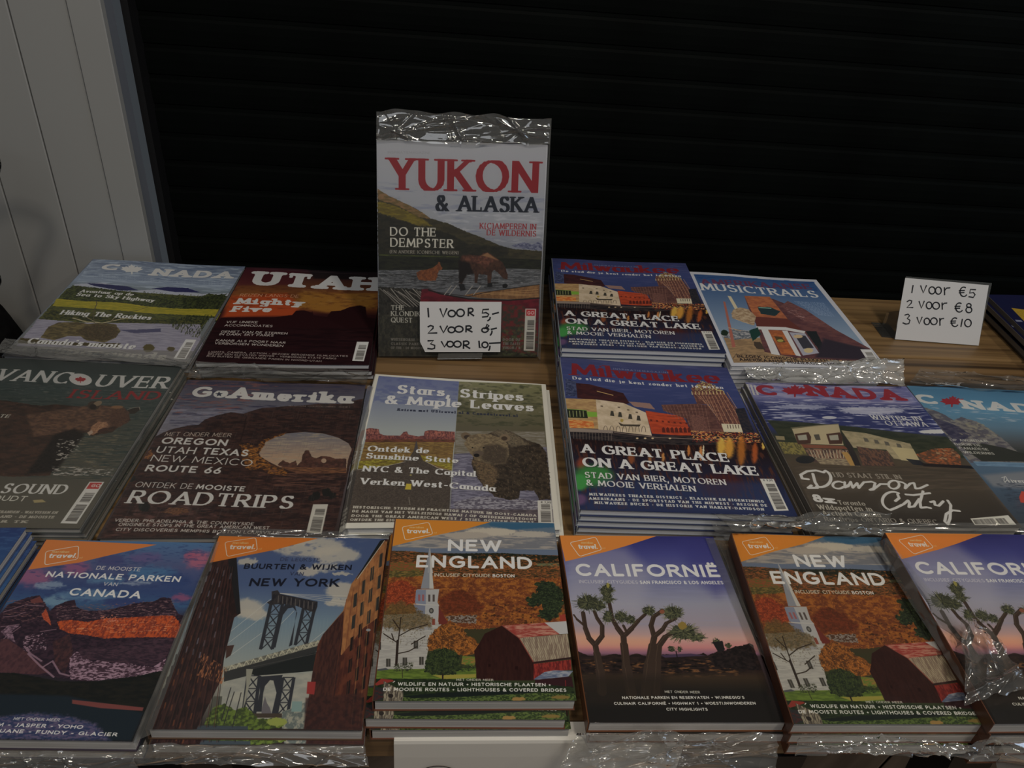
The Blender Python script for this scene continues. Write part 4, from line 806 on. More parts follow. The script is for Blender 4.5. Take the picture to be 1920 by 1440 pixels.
def cov_NY():
    c=CV(Q['NY'],(240,980,3.13),gain=2.3,seed=25,w=700)
    c.bg([(0,(56,72,112)),(.3,(60,78,116)),(.5,(92,112,128)),(.8,(130,132,124)),(1,(40,34,34))])
    W=(146,142,134)
    for x,y,rx,ry in ((1050,140,220,60),(1220,190,140,50),(930,110,160,30),(1150,260,80,30),(700,500,90,50),(730,540,100,30),(1250,400,100,50),(1230,470,80,20),(1050,290,60,25),(700,230,60,20),(1250,300,60,12)): c.ell(x,y,rx,ry,W,soft=min(rx,ry)*.4,rough=16,rs=24,a=.9)
    c.tx([(870,90),(1420,95),(1300,300),(900,250)],(66,80,114),(60,24),.56,.7,6,soft=8)
    # suspension wires
    for i in range(30): c.ln([(590+i*20,560+i*0),(560+i*20,830)],1.2,(120,134,142),.6)
    for P in ([(835,450),(600,640)],[(830,520),(570,720)],[(780,650),(600,780)],[(970,520),(880,610)],[(1150,640),(1000,760)]): c.ln(P,3,(150,152,150))
    for k in range(4): c.ln([(880,415),(1050,425+k*7),(1300,432+k*18)],3,(156,154,148))
    # far and low part
    c.poly([(560,940),(700,900),(1100,880),(1080,1150),(480,1160)],(134,134,126),c2=(120,122,118),ns=(60,30))
    c.poly([(500,1020),(550,1020),(540,1110),(470,1110)],(70,72,66));c.poly([(780,1100),(790,1060),(800,1020),(812,1060),(830,1090),(840,1130),(780,1130)],(84,82,88),soft=1)
    St=(40,42,50)
    def legs(x0,y0,x1,y1,w):   # a leaning braced leg
        c.poly([(x0-w,y0),(x0-w*.55,y0),(x1-w*.55,y1),(x1-w,y1)],St);c.poly([(x0+w*.55,y0),(x0+w,y0),(x1+w,y1),(x1+w*.55,y1)],St)
        n=max(3,int((y1-y0)/62))
        for i in range(n):
            a=i/n;b=(i+1)/n;P=lambda t,sg:(x0+(x1-x0)*t+sg*w*.7,y0+(y1-y0)*t)
            c.ln([P(a,-1),P(b,1)],7,St);c.ln([P(a,1),P(b,-1)],7,St);c.ln([P(a,-1),P(a,1)],6,St)
    legs(872,470,808,745,44);legs(1060,500,1010,720,42)
    c.poly([(925,470),(975,485),(985,520),(960,720),(940,730),(990,530),(965,500),(935,505),(905,545),(862,735),(835,735),(885,540)],St)
    c.poly([(840,405),(875,398),(890,420),(1110,465),(1108,495),(1095,530),(1060,520),(985,490),(930,480),(880,480),(830,485),(812,470),(840,455)],(46,44,48),c2=(34,34,40),ns=(10,30),kk=5)
    for i in range(9): c.ln([(880+i*25,430+i*5),(878+i*25,470+i*5)],6,(76,72,72))
    # deck
    c.poly([(560,860),(740,800),(1120,690),(1125,720),(1100,760),(900,850),(560,935)],(42,44,46))
    c.poly([(560,850),(1120,690),(1122,722),(565,876)],(128,126,112),c2=(84,84,78),ns=(14,10),kk=6)
    for i in range(13): c.ln([(590+i*42,868-i*12),(606+i*42,838-i*12),(622+i*42,858-i*12)],5,(150,148,130))
    c.poly([(700,870),(900,820),(1105,760),(1100,870),(1000,880),(740,900)],(28,32,34));c.ln([(720,850),(1100,770)],4,(60,60,60))
    legs(735,900,705,1125,44);legs(938,910,900,1130,42)
    c.poly([(770,905),(905,895),(880,960),(860,930),(830,925),(800,960),(790,1000),(780,1110),(745,1110),(770,1000)],St);c.poly([(850,930),(890,900),(905,960),(870,1120),(840,1120),(868,1000)],St)
    c.poly([(690,860),(730,860),(720,900),(690,1040),(670,1100),(690,960)],(120,120,110));c.poly([(680,1120),(930,1120),(925,1145),(690,1145)],(58,50,44))
    c.poly([(900,1110),(960,1090),(1050,1050),(1040,1210),(900,1210)],(126,126,116),c2=(80,90,90),ns=(16,20),kk=6);c.poly([(960,1050),(1020,1050),(1015,1110),(955,1110)],(100,124,124))
    c.poly([(440,1190),(490,1090),(560,1060),(620,1100),(690,1080),(720,1110),(760,1150),(900,1150),(910,1200),(800,1215),(450,1210)],(84,104,40),c2=(50,62,34),ns=(14,12),kk=5,rough=8)
    c.ell(870,1170,60,26,(120,130,60),rough=8,soft=3);c.poly([(390,1190),(700,1195),(700,1216),(380,1214)],(50,60,70),soft=3)
    for P in ([(600,970),(545,1160)],[(620,995),(560,1180)],[(660,1000),(610,1200)]): c.ln(P,5,(40,40,42))
    # left building
    c.poly([(470,240),(585,210),(635,205),(655,535),(620,560),(560,800),(540,930),(400,1212),(115,1212),(320,700)],(50,30,30),c2=(34,22,24),ns=(12,40),kk=4)
    c.poly([(585,210),(635,205),(658,535),(635,540)],(26,26,30));
    r=c.rs
    for i in range(14):
        x=470-i*25.5;
        for k in range(6):
            xx=x+k*38+14;yy=250+i*66+k*16+r.uniform(-4,4)
            if xx<600-i*14 and yy<1180: c.poly([(xx,yy),(xx+9,yy-3),(xx+1,yy+32),(xx-8,yy+36)],(86,84,98) if (i<8 and k<5 and r.rand()<.6) else (96,52,32) if r.rand()<.3 else (22,15,18),a=.8)
    for k in range(9): c.ln([(500+k*14,260),(150+k*44,1200)],4,(66,38,34),.8);
    for k in range(9): c.ln([(508+k*14,260),(160+k*44,1200)],3,(22,15,18),.8)
    c.tx([(430,760),(580,860),(550,950),(400,900)],(140,84,52),(5,24),.52,.9,8);c.poly([(575,725),(620,720),(600,780),(570,800)],(60,40,36))
    # right building
    c.poly([(1500,100),(1525,98),(1372,1215),(1280,1215),(1030,1210),(1080,880),(1110,720),(1140,660),(1260,520),(1310,360)],(86,44,32),c2=(64,32,28),ns=(16,50),kk=4)
    c.poly([(1310,360),(1500,110),(1522,110),(1465,560),(1380,620),(1250,780),(1180,700),(1130,740),(1140,660),(1260,520)],(142,94,54),c2=(120,76,46),ns=(16,40))
    c.poly([(1140,660),(1265,520),(1255,700),(1230,900),(1180,1210),(1030,1210),(1080,880)],(48,28,28),c2=(64,36,32),ns=(8,40),kk=5)
    c.poly([(1340,325),(1480,105),(1520,95),(1500,110),(1330,345)],(22,26,28));c.ln([(1345,330),(1505,105)],5,(150,146,134))
    for i in range(7):
        for k in range(4):
            x=1485-k*50-i*10;y=190+k*78+i*128
            if y<1120: c.poly([(x-10,y),(x+10,y-14),(x+4,y+66),(x-16,y+78)],(40,42,42) if y<560 else (28,22,24))
    for k in range(6): c.ln([(1480-k*40,150+k*60),(1400-k*45,1190)],4,(160,106,60) if k<3 else (90,46,34),.6)
    c.poly([(1050,935),(1100,935),(1090,1010),(1045,1005)],(130,40,40));c.poly([(1040,1030),(1380,1000),(1372,1215),(1030,1210)],(42,26,28),c2=(60,34,32),ns=(20,20),soft=8,a=.8)
    c.ell(1410,632,14,8,(120,124,130))
    tri(c,[(535,78),(1112,92),(860,160),(480,236)],(172,96,30)); logo(c,(568,115),(748,88),(757,162),(580,200))
    D=(16,20,36)
    c.txt('DE LEUKSTE',888,226,1122,230,22,(40,48,76),'sans');c.txt('BUURTEN & WIJKEN',675,272,1308,280,32,D,'bold');c.txt('VAN',945,310,1024,313,22,(34,40,66),'sans');c.txt('NEW YORK',705,374,1232,378,48,D,'bold')
    return c
def cov_NE():
    c=CV(Q['NE'],(680,960,4.5714),gain=2.1,seed=27,w=720)
    B=1097
    c.bg([(0,(56,84,108)),(.12,(96,96,100)),(.2,(84,92,104)),(.24,(60,40,30)),(1,(40,50,30))])
    c.poly([(600,110),(1000,130),(1640,180),(1660,330),(250,330),(330,250)],(128,122,116),c2=(92,94,100),ns=(120,16),kk=5,soft=12,rough=14)
    c.ell(1100,170,220,34,(150,142,128),soft=14,rough=12);c.ell(1450,190,160,26,(140,134,124),soft=12,rough=10);c.ell(900,200,200,30,(136,128,118),soft=12,rough=10)
    c.poly([(1080,95),(1640,95),(1640,130),(1300,150),(1100,120)],(40,76,104),soft=10,rough=6);c.poly([(250,300),(600,310),(1680,320),(1680,370),(250,340)],(78,90,110),soft=8)
    f1=[(245,330),(420,335),(640,355),(820,380),(1100,360),(1300,365),(1690,370),(1700,600),(220,600)]
    c.poly(f1,(104,58,32),c2=(58,46,28),ns=(26,8),kk=6,rough=5)
    c.poly([(640,355),(1200,350),(1680,375),(1685,440),(1300,430),(900,400)],(26,32,26),c2=(40,36,26),ns=(30,8),rough=5)
    c.poly([(1480,440),(1680,435),(1685,465),(1500,460)],(84,86,60),soft=3);c.tx(f1,(140,76,34),(22,8),.55,.9,8);c.tx(f1,(30,30,20),(26,6),.58,.8,9)
    for (y,cc,c2) in ((430,(84,74,34),(120,60,34)),(500,(104,84,40),(60,56,30))): c.poly([(230,y),(520,y),(520,y+70),(226,y+70)],cc,c2=c2,ns=(20,7),kk=6,soft=5)
    tr=[(215,560),(650,540),(1000,560),(1400,570),(1700,560),(1740,940),(1000,1000),(180,1000)]
    c.poly(tr,(132,74,28),c2=(92,46,26),ns=(40,26),kk=4,rough=10)
    c.fur(tr,[(168,98,36),(110,54,26),(78,36,22),(150,84,30)],2600,13,60,4,80,.75)
    red=[(210,620),(300,580),(400,600),(460,660),(460,780),(380,800),(200,780)]
    c.poly(red,(130,50,26),c2=(92,38,24),ns=(20,16),rough=22,rs=30,soft=12);c.fur(red,[(164,70,34),(100,34,22)],420,12,60,4,80,.8)
    d1=[(660,760),(720,690),(850,660),(980,720),(1040,820),(960,870),(800,880),(680,860)]
    c.poly(d1,(98,42,24),c2=(76,36,22),ns=(24,16),rough=30,rs=40,soft=22);c.fur(d1,[(110,50,26),(66,28,20)],380,10,60,4,80,.7)
    c.tx([(650,600),(1500,600),(1500,900),(650,900)],(70,34,22),(60,16),.58,.6,7)
    gr=[(1400,760),(1440,700),(1500,660),(1480,600),(1600,590),(1700,640),(1730,760),(1700,860),(1620,920),(1500,900),(1540,800),(1420,800)]
    c.poly(gr,(40,50,32),c2=(26,32,24),ns=(20,12),rough=30,rs=30,soft=4);c.fur(gr,[(56,70,38),(20,28,20)],420,14,30,4,60,.8)
    c.tx([(1080,780),(1500,800),(1480,960),(1000,960)],(44,26,20),(24,16),.55,.8,7);c.poly([(1690,880),(1735,870),(1745,930),(1690,935)],(130,44,34),rough=6)
    c.poly([(700,890),(980,880),(980,950),(780,950)],(112,104,98),c2=(66,46,34),ns=(12,10),kk=6,rough=14,soft=6)
    # church
    hs=[(175,880),(540,860),(680,960),(600,1040),(560,1200),(540,B+250),(125,B+250),(140,1040)]
    c.poly(hs,(140,138,132),c2=(126,124,120),ns=(60,10));c.poly([(180,880),(420,870),(600,960),(580,1010),(150,1000)],(120,120,122))
    for k in range(16): c.ln([(140,1040+k*20),(560,1046+k*20)],2,(116,114,110),.7)
    for x,y in ((222,B+158),(365,B+148),(508,B+142),(140,1110),(460,1100)): c.poly([(x-20,y),(x+18,y),(x+18,y+68),(x-20,y+70)],(52,50,46));c.ln([(x,y),(x,y+68)],3,(110,106,100))
    c.poly([(575,300),(582,300),(612,655),(500,655)],(106,110,118));c.poly([(578,300),(612,655),(575,655)],(148,146,140))
    c.poly([(470,660),(660,658),(655,690),(645,770),(660,800),(650,940),(535,945),(530,800),(460,790)],(134,134,134));c.poly([(460,665),(545,662),(545,790),(450,780)],(98,104,122));c.poly([(440,790),(540,800),(535,920),(470,880)],(92,98,116))
    for x in (565,603): c.poly([(x,705),(x+18,705),(x+18,765),(x,765)],(66,58,56))
    for x in (478,512): c.poly([(x,705),(x+18,705),(x+18,760),(x,758)],(124,70,72))
    c.ln([(440,786),(655,796)],6,(150,148,142));c.ell(592,843,20,24,(50,50,50));c.ell(592,843,11,14,(96,94,88));c.poly([(598,912),(624,912),(624,965),(598,965)],(110,52,40));c.poly([(655,800),(740,960),(655,960)],(90,36,30))
    # orange tree, foreground tree, green bush
    o=[(690,960),(780,945),(860,990),(900,1060),(960,1080),(1000,1130),(960,1210),(860,1230),(700,1180),(560,1190),(560,1090),(620,1010)]
    c.poly(o,(130,74,28),c2=(74,44,24),ns=(20,18),kk=5,rough=12);c.fur(o,[(170,100,36),(100,54,24),(60,36,22)],700,12,60,4,80,.8)
    t1=[(180,860),(240,780),(340,760),(440,800),(520,860),(600,900),(590,980),(460,1000),(300,1010),(190,1000),(160,940)]
    c.poly(t1,(70,58,34),c2=(96,74,40),ns=(20,12),rough=30,rs=26,soft=16,a=.7);c.fur(t1,[(74,60,32),(52,44,26),(92,70,36)],760,12,50,3.5,80,.75)
    c.fur([(150,960),(600,930),(600,1160),(180,1120)],[(56,46,34),(70,58,36)],150,14,50,3,80,.7)
    for P in ([(285,B+220),(300,B+60),(310,1080),(330,900)],[(305,1120),(240,1080),(180,1040)],[(310,1210),(400,1190),(470,1150)],[(312,1060),(420,1000),(560,960)],[(318,1000),(260,920)],[(270,1100),(250,1040)],[(420,1130),(540,1060)]): c.ln(P,9,(40,32,26))
    c.ln([(290,B+210),(302,1100)],20,(38,30,26))
    c.poly([(120,B+250),(980,B+240),(980,B+330),(700,B+345),(100,B+335)],(84,104,36),c2=(62,80,30),ns=(60,8))
    c.poly([(600,B+300),(975,B+290),(975,B+320),(700,B+335)],(124,116,44),soft=4);c.poly([(860,1230),(980,1240),(960,1330),(850,1300)],(78,98,36),c2=(120,90,40),ns=(20,10))
    g2=[(540,1300),(560,1220),(620,1180),(700,1160),(780,1180),(830,1230),(840,1310),(860,1350),(800,1380),(720,1400),(600,1390),(530,1370)]
    c.poly(g2,(42,52,30),c2=(26,34,24),ns=(18,18),kk=5,rough=12);c.fur(g2,[(64,76,36),(28,36,24),(48,60,30)],520,10,60,4,80,.8)
    c.ln([(690,1390),(690,1440)],12,(34,28,24));c.fur([(270,1310),(430,1290),(440,1360),(270,1370)],[(48,52,34),(34,38,28)],160,12,60,4,80,.8);c.ln([(340,1350),(344,1420)],5,(40,34,28))
    c.fur([(850,1310),(970,1310),(970,1360),(850,1370)],[(48,62,32),(30,40,26)],140,10,60,4,80,.8)
    c.poly([(130,1345),(200,1335),(230,1350),(130,1360)],(60,62,66))
    # barn
    c.poly([(960,1190),(1000,1130),(1050,1040),(1200,970),(1340,1070),(1470,1290),(1470,B+345),(980,B+345),(976,1330)],(44,22,20),c2=(38,19,18),ns=(14,60))
    c.poly([(1200,970),(1560,945),(1690,1045),(1345,1078)],(124,44,38),c2=(150,100,84),ns=(60,10),kk=5);c.poly([(1560,945),(1745,932),(1760,1040),(1690,1045)],(142,142,142))
    c.poly([(1345,1078),(1755,1042),(1785,1245),(1470,1285)],(134,122,100),c2=(104,88,74),ns=(6,60),kk=5)
    for k in range(22): c.ln([(1360+k*18,1076-k*1.6),(1480+k*14.3,1284-k*1.9)],3,(84,66,56),.8)
    c.ln([(1200,970),(1345,1078),(1470,1290)],9,(110,52,44));c.ln([(1470,1290),(1785,1248)],16,(40,24,24))
    c.poly([(1468,1300),(1785,1262),(1790,1350),(1560,1370),(1468,1440)],(124,38,32),c2=(84,26,26),ns=(8,30),kk=5)
    c.poly([(1468,1432),(1560,1370),(1640,1355),(1805,1360),(1740,B+340),(1480,B+338)],(118,122,132),c2=(70,80,104),ns=(40,12),kk=3);c.poly([(1480,B+340),(1790,B+310),(1808,B+410),(1480,B+420)],(42,22,26));c.ln([(1738,B+345),(1742,B+410)],6,(110,30,30))
    c.poly([(1080,1300),(1100,1300),(1100,1325),(1080,1325)],(30,14,14));c.poly([(1310,1320),(1335,1320),(1335,1350),(1310,1350)],(30,14,14))
    # bottom strip
    bt=[(90,B+330),(980,B+335),(1800,B+400),(1835,B+515),(85,B+520)]
    c.poly(bt,(34,46,26),c2=(24,32,22),ns=(30,8),kk=4,rough=3)
    c.poly([(100,B+380),(160,B+330),(260,B+340),(270,B+352),(120,B+390)],(116,38,32));c.poly([(90,B+400),(180,B+410),(175,B+515),(85,B+520)],(30,36,38),c2=(60,30,30),ns=(20,16))
    c.poly([(180,B+350),(350,B+440),(350,B+525),(180,B+522)],(118,110,92),c2=(60,54,48),ns=(6,30),kk=6);c.ell(242,B+478,22,18,(34,30,28))
    c.poly([(350,B+490),(800,B+490),(1100,B+470),(1450,B+455),(1820,B+460),(1835,B+515),(340,B+525)],(70,86,40),c2=(36,48,26),ns=(14,8),kk=6,rough=5)
    c.ell(1340,B+505,60,16,(124,96,50),soft=4,rough=6);c.ell(1700,B+490,80,16,(104,86,40),soft=6,rough=6)
    c.poly([(360,B+480),(700,B+450),(1000,B+440),(1450,B+425),(1440,B+455),(900,B+485),(420,B+500)],(20,26,24),soft=5)
    tri(c,[(285,60),(1105,85),(870,150),(600,205),(256,292)],(176,106,30)); logo(c,(338,128),(570,88),(605,188),(365,240))
    T=(196,190,170)
    c.txt('NEW',732,332,1195,340,100,T,'bold');c.txt('ENGLAND',458,472,1462,488,106,T,'bold')
    c.poly([(578,300),(600,480),(606,520),(560,520),(562,470)],(120,122,126));c.poly([(578,300),(604,520),(582,520)],(150,148,142))
    c.txt('INCLUSIEF CITYGUIDE',615,550,1100,556,28,(176,168,150),'sans');c.txt('BOSTON',1118,557,1305,559,28,T,'bold')
    c.txt('MET ONDER MEER',806,B+348,1125,B+350,18,T,'sans');c.txt('WILDLIFE EN NATUUR + HISTORISCHE PLAATSEN +',302,B+390,1615,B+398,30,T,'bold');c.txt('DE MOOISTE ROUTES + LIGHTHOUSES & COVERED BRIDGES',175,B+436,1748,B+444,30,T,'bold');c.ln([(262,B+362),(276,B+352)],6,T)
    return c
def cov_cal():
    c=CV(Q['cal'],(1030,980,4.1739),gain=2.2,seed=29,w=700)
    s=4.1739/4;ox=10*4.1739;oy=260*4.1739
    q=lambda x,y:(x*s+ox,y*s+oy)
    c.bg([(0,(36,36,92)),(.12,(52,54,112)),(.28,(84,88,124)),(.42,(114,114,130)),(.54,(122,112,122)),(.61,(158,120,112)),(.655,(158,98,98)),(.685,(112,74,92)),(.70,(52,40,44)),(1,(24,23,22))])
    c.poly([(100,100),(600,200),(800,400),(700,700),(150,760)],(130,128,140),soft=90,a=.5);c.poly([(1000,110),(1280,110),(1420,500),(1300,560),(1100,400)],(44,44,104),soft=90,a=.6)
    c.poly([(190,860),(600,890),(850,900),(850,970),(230,960)],(176,124,92),soft=36,a=.6)
    c.tx([(130,300),(1380,300),(1500,800),(180,800)],(112,114,140),(220,20),.52,.3,4,soft=10)
    c.poly([(225,1000),(260,1015),(300,1035),(400,1040),(500,1020),(620,1035),(680,1015),(760,1045),(900,1025),(1150,1030),(1200,1010),(1230,1035),(1330,990),(1400,1000),(1450,960),(1540,965),(1560,935),(1590,950),(1740,1350),(270,1380)],(38,28,26),c2=(28,22,22),ns=(60,16),rough=4)
    c.poly([(860,1030),(1100,1018),(1220,1035),(900,1050)],(54,42,62),soft=3)
    g=[(240,1070),(1300,1060),(1500,1180),(1640,1380),(270,1400)]
    c.tx(g,(112,70,38),(60,14),.56,.8,7,soft=14);c.tx(g,(16,15,15),(50,12),.56,.8,6,soft=10)
    c.poly([(1240,1050),(1400,980),(1560,940),(1640,1150),(1300,1130)],(34,27,27),c2=(22,19,20),ns=(24,16),rough=6,soft=3)
    bt=[(250,1180),(1680,1180),(1740,1340),(1790,1555),(305,1560)]
    c.grad([(250,1180),(1670,1180),(1800,1600),(290,1600)],(50,38,28),(24,23,22),(900,1190),(900,1330),soft=40)
    # trunks
    tk=(48,37,31)
    def tr(P,w0,w1):
        n=len(P)-1
        for i in range(n):
            c.ln([P[i],P[i+1]],w0+(w1-w0)*i/max(1,n-1),tk)
        for i in range(n): c.ln([(P[i][0]-w0*.25,P[i][1]),(P[i+1][0]-w1*.25,P[i+1][1])],3,(84,66,50),.6)
    tr([(410,1320),(395,1150),(370,1020),(355,940)],66,44);tr([(355,950),(310,900),(280,820),(262,700)],44,34);tr([(262,790),(215,750),(190,715)],20,14);tr([(365,940),(410,880),(410,800),(370,740),(350,690)],38,28)
    tr([(640,1340),(600,1130),(580,950),(575,880)],74,46);tr([(575,880),(530,820),(490,750),(465,620)],44,30);tr([(590,870),(640,820),(690,760),(745,710)],38,26);tr([(600,850),(575,800)],22,16)
    tr([(750,1340),(775,1100),(800,960),(815,890)],72,46);tr([(815,890),(790,800),(810,730),(880,680)],40,32);tr([(820,880),(880,830),(910,780),(980,745)],36,26);tr([(830,1330),(840,1080),(850,960),(900,890),(960,850)],56,36)
    c.poly([(270,1200),(900,1190),(900,1420),(290,1420)],(34,28,24),soft=50,a=.75)
    def tuft(x,y,rx,ry,n):
        r=c.rs
        c.ell(x,y,rx*.72,ry*.7,(36,38,31),c2=(56,58,42),ns=(7,9),rough=17,rs=24,soft=3)
        for i in range(int(n*1.5)):
            a=r.uniform(0,6.28);k=r.uniform(.0,.8);L=r.uniform(.2,.42);px=x+rx*k*math.cos(a);py=y+ry*k*math.sin(a)
            c.ln([(px,py),(px+rx*L*math.cos(a),py+ry*L*math.sin(a))],3,[(24,26,24),(74,76,52),(50,54,40),(96,96,62)][r.randint(4)],.85)
    for a in ((300,620,115,75,150),(380,640,70,55,80),(445,530,66,62,90),(455,590,66,40,60),(455,730,52,60,70),(555,730,62,55,80),(625,750,50,44,60),(775,680,66,44,80),(955,700,95,66,130),(1000,700,46,52,60),(1040,850,130,80,190),(1150,890,80,40,90),(455,490,24,30,24)): tuft(*a)
    c.ell(1035,800,36,30,(112,92,40),rough=6,soft=3);c.ell(876,690,20,16,(110,62,44),soft=2);c.ell(455,485,12,20,(120,112,50),soft=2)
    for a in ((950,980,32,22,20),(1010,985,28,26,20),(1300,925,40,30,30),(1395,955,28,24,20)): tuft(*a)
    c.ln([(985,1000),(995,1050)],8,(26,22,24));c.poly([(1270,930),(1350,920),(1370,990),(1320,1010)],(28,26,28),rough=5)
    tri(c,[(75,95),(835,105),(600,180),(440,225),(125,300)],(178,102,38)); logo(c,(158,155),(360,113),(408,208),(235,262))
    T=(200,196,170)
    c.txt('CALIFORNI\u00cb',210,413,1342,422,96,T,'bold');c.txt('INCLUSIEF CITYGUIDES',232,468,690,474,26,(150,148,156),'sans');c.txt('SAN FRANCISCO & LOS ANGELES',706,474,1362,477,26,(180,178,168),'bold')
    c.txt('MET ONDER MEER',*q(822,233),*q(1086,237),19,T,'sans');c.txt('NATIONALE PARKEN EN RESERVATEN + WIJNREGIO\'S',*q(505,280),*q(1422,278),22,T,'bold');c.txt('CULINAIR CALIFORNI\u00cb + HIGHWAY 1 + WOESTIJNWONDEREN',*q(443,324),*q(1507,322),22,T,'bold');c.txt('CITY HIGHLIGHTS',*q(835,368),*q(1145,369),23,T,'bold')
    return c
def cov_blue():
    c=CV(Q['blue'],(0,960,6),gain=2.9,seed=31,w=300); c.bg([(0,(26,40,80)),(.3,(30,58,96)),(1,(60,84,110))]);c.tx(None,(44,72,110),(140,40),.55,.5,4);return c
def cov_dark():
    c=CV(Q['dark'],(1780,500,5.5357),gain=3.2,seed=33,w=400); c.bg([(0,(15,17,44)),(1,(12,14,36))])
    c.poly([(650,448),(800,470),(1000,500),(1100,700),(800,600),(720,520)],(130,104,22),c2=(112,88,22));c.poly([(700,575),(760,580),(780,600),(715,596)],(80,84,100),soft=2);c.poly([(900,560),(1600,600),(1500,900),(1100,800)],(90,24,30));c.poly([(1250,480),(1900,500),(1900,560),(1300,540)],(120,122,130));return c
# ================================================================ the setting
M_wood=noisy('oiled_pine',(.26,.155,.068),(.055,.031,.015),(1.5,95,95),.45,.35,dist=.0012,lo=.40,hi=.66,detail=7)
M_wood2=noisy('oiled_pine_pale',(.31,.19,.082),(.11,.062,.028),(1.2,80,80),.45,.35,dist=.0012,lo=.42,hi=.70,detail=7)
M_joint=mat('table_batten',(.05,.028,.014),.7)
M_floorw=noisy('floor_oak',(.62,.44,.30),(.34,.235,.16),(3,30,10),.5,.2)
M_slat=noisy('shutter_paint',(.0030,.0042,.0038),(.0018,.0024,.0022),(6,6,6),.6,.05,spec=.05)
M_wallp=noisy('wall_paint',(.37,.375,.37),(.34,.345,.345),(3,3,1.5),.75,.06,spec=.2)
M_reveal=noisy('reveal_cool_shade',(.20,.22,.26),(.24,.26,.30),(4,4,4),.7,.05,spec=.2)  # cool side light and shade on the reveal mixed into its colour
rnd=random.Random(4)
# floor of diagonal boards
fl=obj('floor',*boxv(-2.6,2.8,-2.6,1.3,-.04,-.012),mat('floor_base',(.03,.02,.015),.8));tag(fl,kind='structure')
ca,sa=math.cos(math.radians(35)),math.sin(math.radians(35))
V,Fb=boxv(-.9,.9,-.058,.058,-.012,0)
me=None
for i in range(-4,14):
    for k in range(2):
        if me is None:
            o=obj('floor_board',V,Fb,M_floorw,fl);bevel(o,.0015,1);me=o.data
        else:
            o=bpy.data.objects.new('floor_board',me);COL.objects.link(o);o.parent=fl;b=o.modifiers.new('edge','BEVEL');b.width=.0015;b.segments=1
        u=(k-.5)*1.81+(.3 if i%2 else -.3);v=(i-4)*.119
        o.location=(.35+u*ca-v*sa,-.1+u*sa+v*ca,0);o.rotation_euler=(0,0,math.atan2(sa,ca))
# left wall of upright painted boards with its reveal
YW=1.13
wl=obj('wall_left',*boxv(-1.9,-.463,YW+.004,YW+.036,0,2.3),M_reveal);tag(wl,kind='structure')
xs=[-.4595,-.5035,-.5775,-.652,-.727,-.802,-.88,-.96,-1.04,-1.12,-1.2,-1.29,-1.38,-1.47,-1.56,-1.66,-1.77,-1.88]
for i,(a,b) in enumerate(zip(xs[:-1],xs[1:])):
    d=[0,.0022,.0012,.0,.0014,.0022][i%6]
    o=obj('board',*boxv(b+.0006,a-.0006,YW-.010+d,YW+.004,0,2.3),M_wallp,wl);bevel(o,.0012,1)
# roller shutter behind the table
sh=obj('wall_back',*boxv(-.47,2.6,1.235,1.30,0,2.3),mat('dark_backing',(.003,.003,.003),.9));tag(sh,kind='structure')
prof=[(-.021,.0),(-.0205,-.0022),(-.013,-.0034),(0,-.0040),(.011,-.0034),(.0150,-.0022),(.0160,-.0003),(.021,0)]
n=len(prof);V=[];Fs=[]
for x in (-.455,2.55):
    for z,y in prof: V.append((x,1.222+y,z))
for x in (-.455,2.55):
    for z,y in prof: V.append((x,1.226,z))
for i in range(n-1): Fs.append((i,n+i,n+i+1,i+1));Fs.append((2*n+i,2*n+i+1,3*n+i+1,3*n+i))
Fs+=[(i,i+1,2*n+i+1,2*n+i) for i in range(n-1)]+[(n+i,3*n+i,3*n+i+1,n+i+1) for i in range(n-1)]+[(0,2*n,3*n,n),(n-1,2*n-1,4*n-1,3*n-1)]
shut=empty('roller_shutter',(1.05,1.222,0),'black ribbed roller shutter closed behind the table','shutter')
o0=None
for i in range(36):
    z=.40+i*.0425
    if o0 is None:
        o0=obj('slat',V,Fs,M_slat,None,origin=(0,0,0));o0.data.transform(Matrix.Translation((-1.05,-1.222,0)));o0.parent=shut;o0.location=(0,0,z)
    else:
        o=bpy.data.objects.new('slat',o0.data);COL.objects.link(o);o.parent=shut;o.location=(0,0,z)
o=obj('guide_rail',*boxv(-.462,-.452,1.19,1.234,0,2.3),M_black,shut)
o=obj('bottom_bar',*boxv(-.452,2.55,1.214,1.230,.0,.378),M_slat,shut)
# table: four broad planks on battens and black legs
tb=empty('table',(.5,.73,0),'long oiled pine plank table that carries all the magazines','table')
ye=[.338,.5445,.7405,.9370,1.1275]
for i in range(4):
    o=obj('plank',*boxv(-.556,2.2,ye[i]+.0021,ye[i+1]-.0021,TT-.028,TT),[M_wood,M_wood2,M_wood,M_wood2][i],tb);bevel(o,.0022,2)
for x in (-.42,.62,1.7): obj('batten',*boxv(x-.04,x+.04,.37,1.10,TT-.055,TT-.0285),M_joint,tb)
def leg(x,y,dx,dy):
    V=[];h=TT-.029
    for (cx,cy,z) in ((x,y,h),(x+dx,y+dy,.0)):
        V+=[(cx-.019,cy-.019,z),(cx+.019,cy-.019,z),(cx+.019,cy+.019,z),(cx-.019,cy+.019,z)]
    o=obj('leg',V,[(0,1,2,3),(7,6,5,4),(0,4,5,1),(1,5,6,2),(2,6,7,3),(3,7,4,0)],M_black,tb)
for x,dx in ((-.175,.03),(.288,-.02),(.455,.035),(1.9,0),(-.5,-.02)): leg(x,.358,dx,-.028)
for x,dx in ((-.5,-.02),(.45,.02),(1.9,0)): leg(x,1.10,dx,.028)
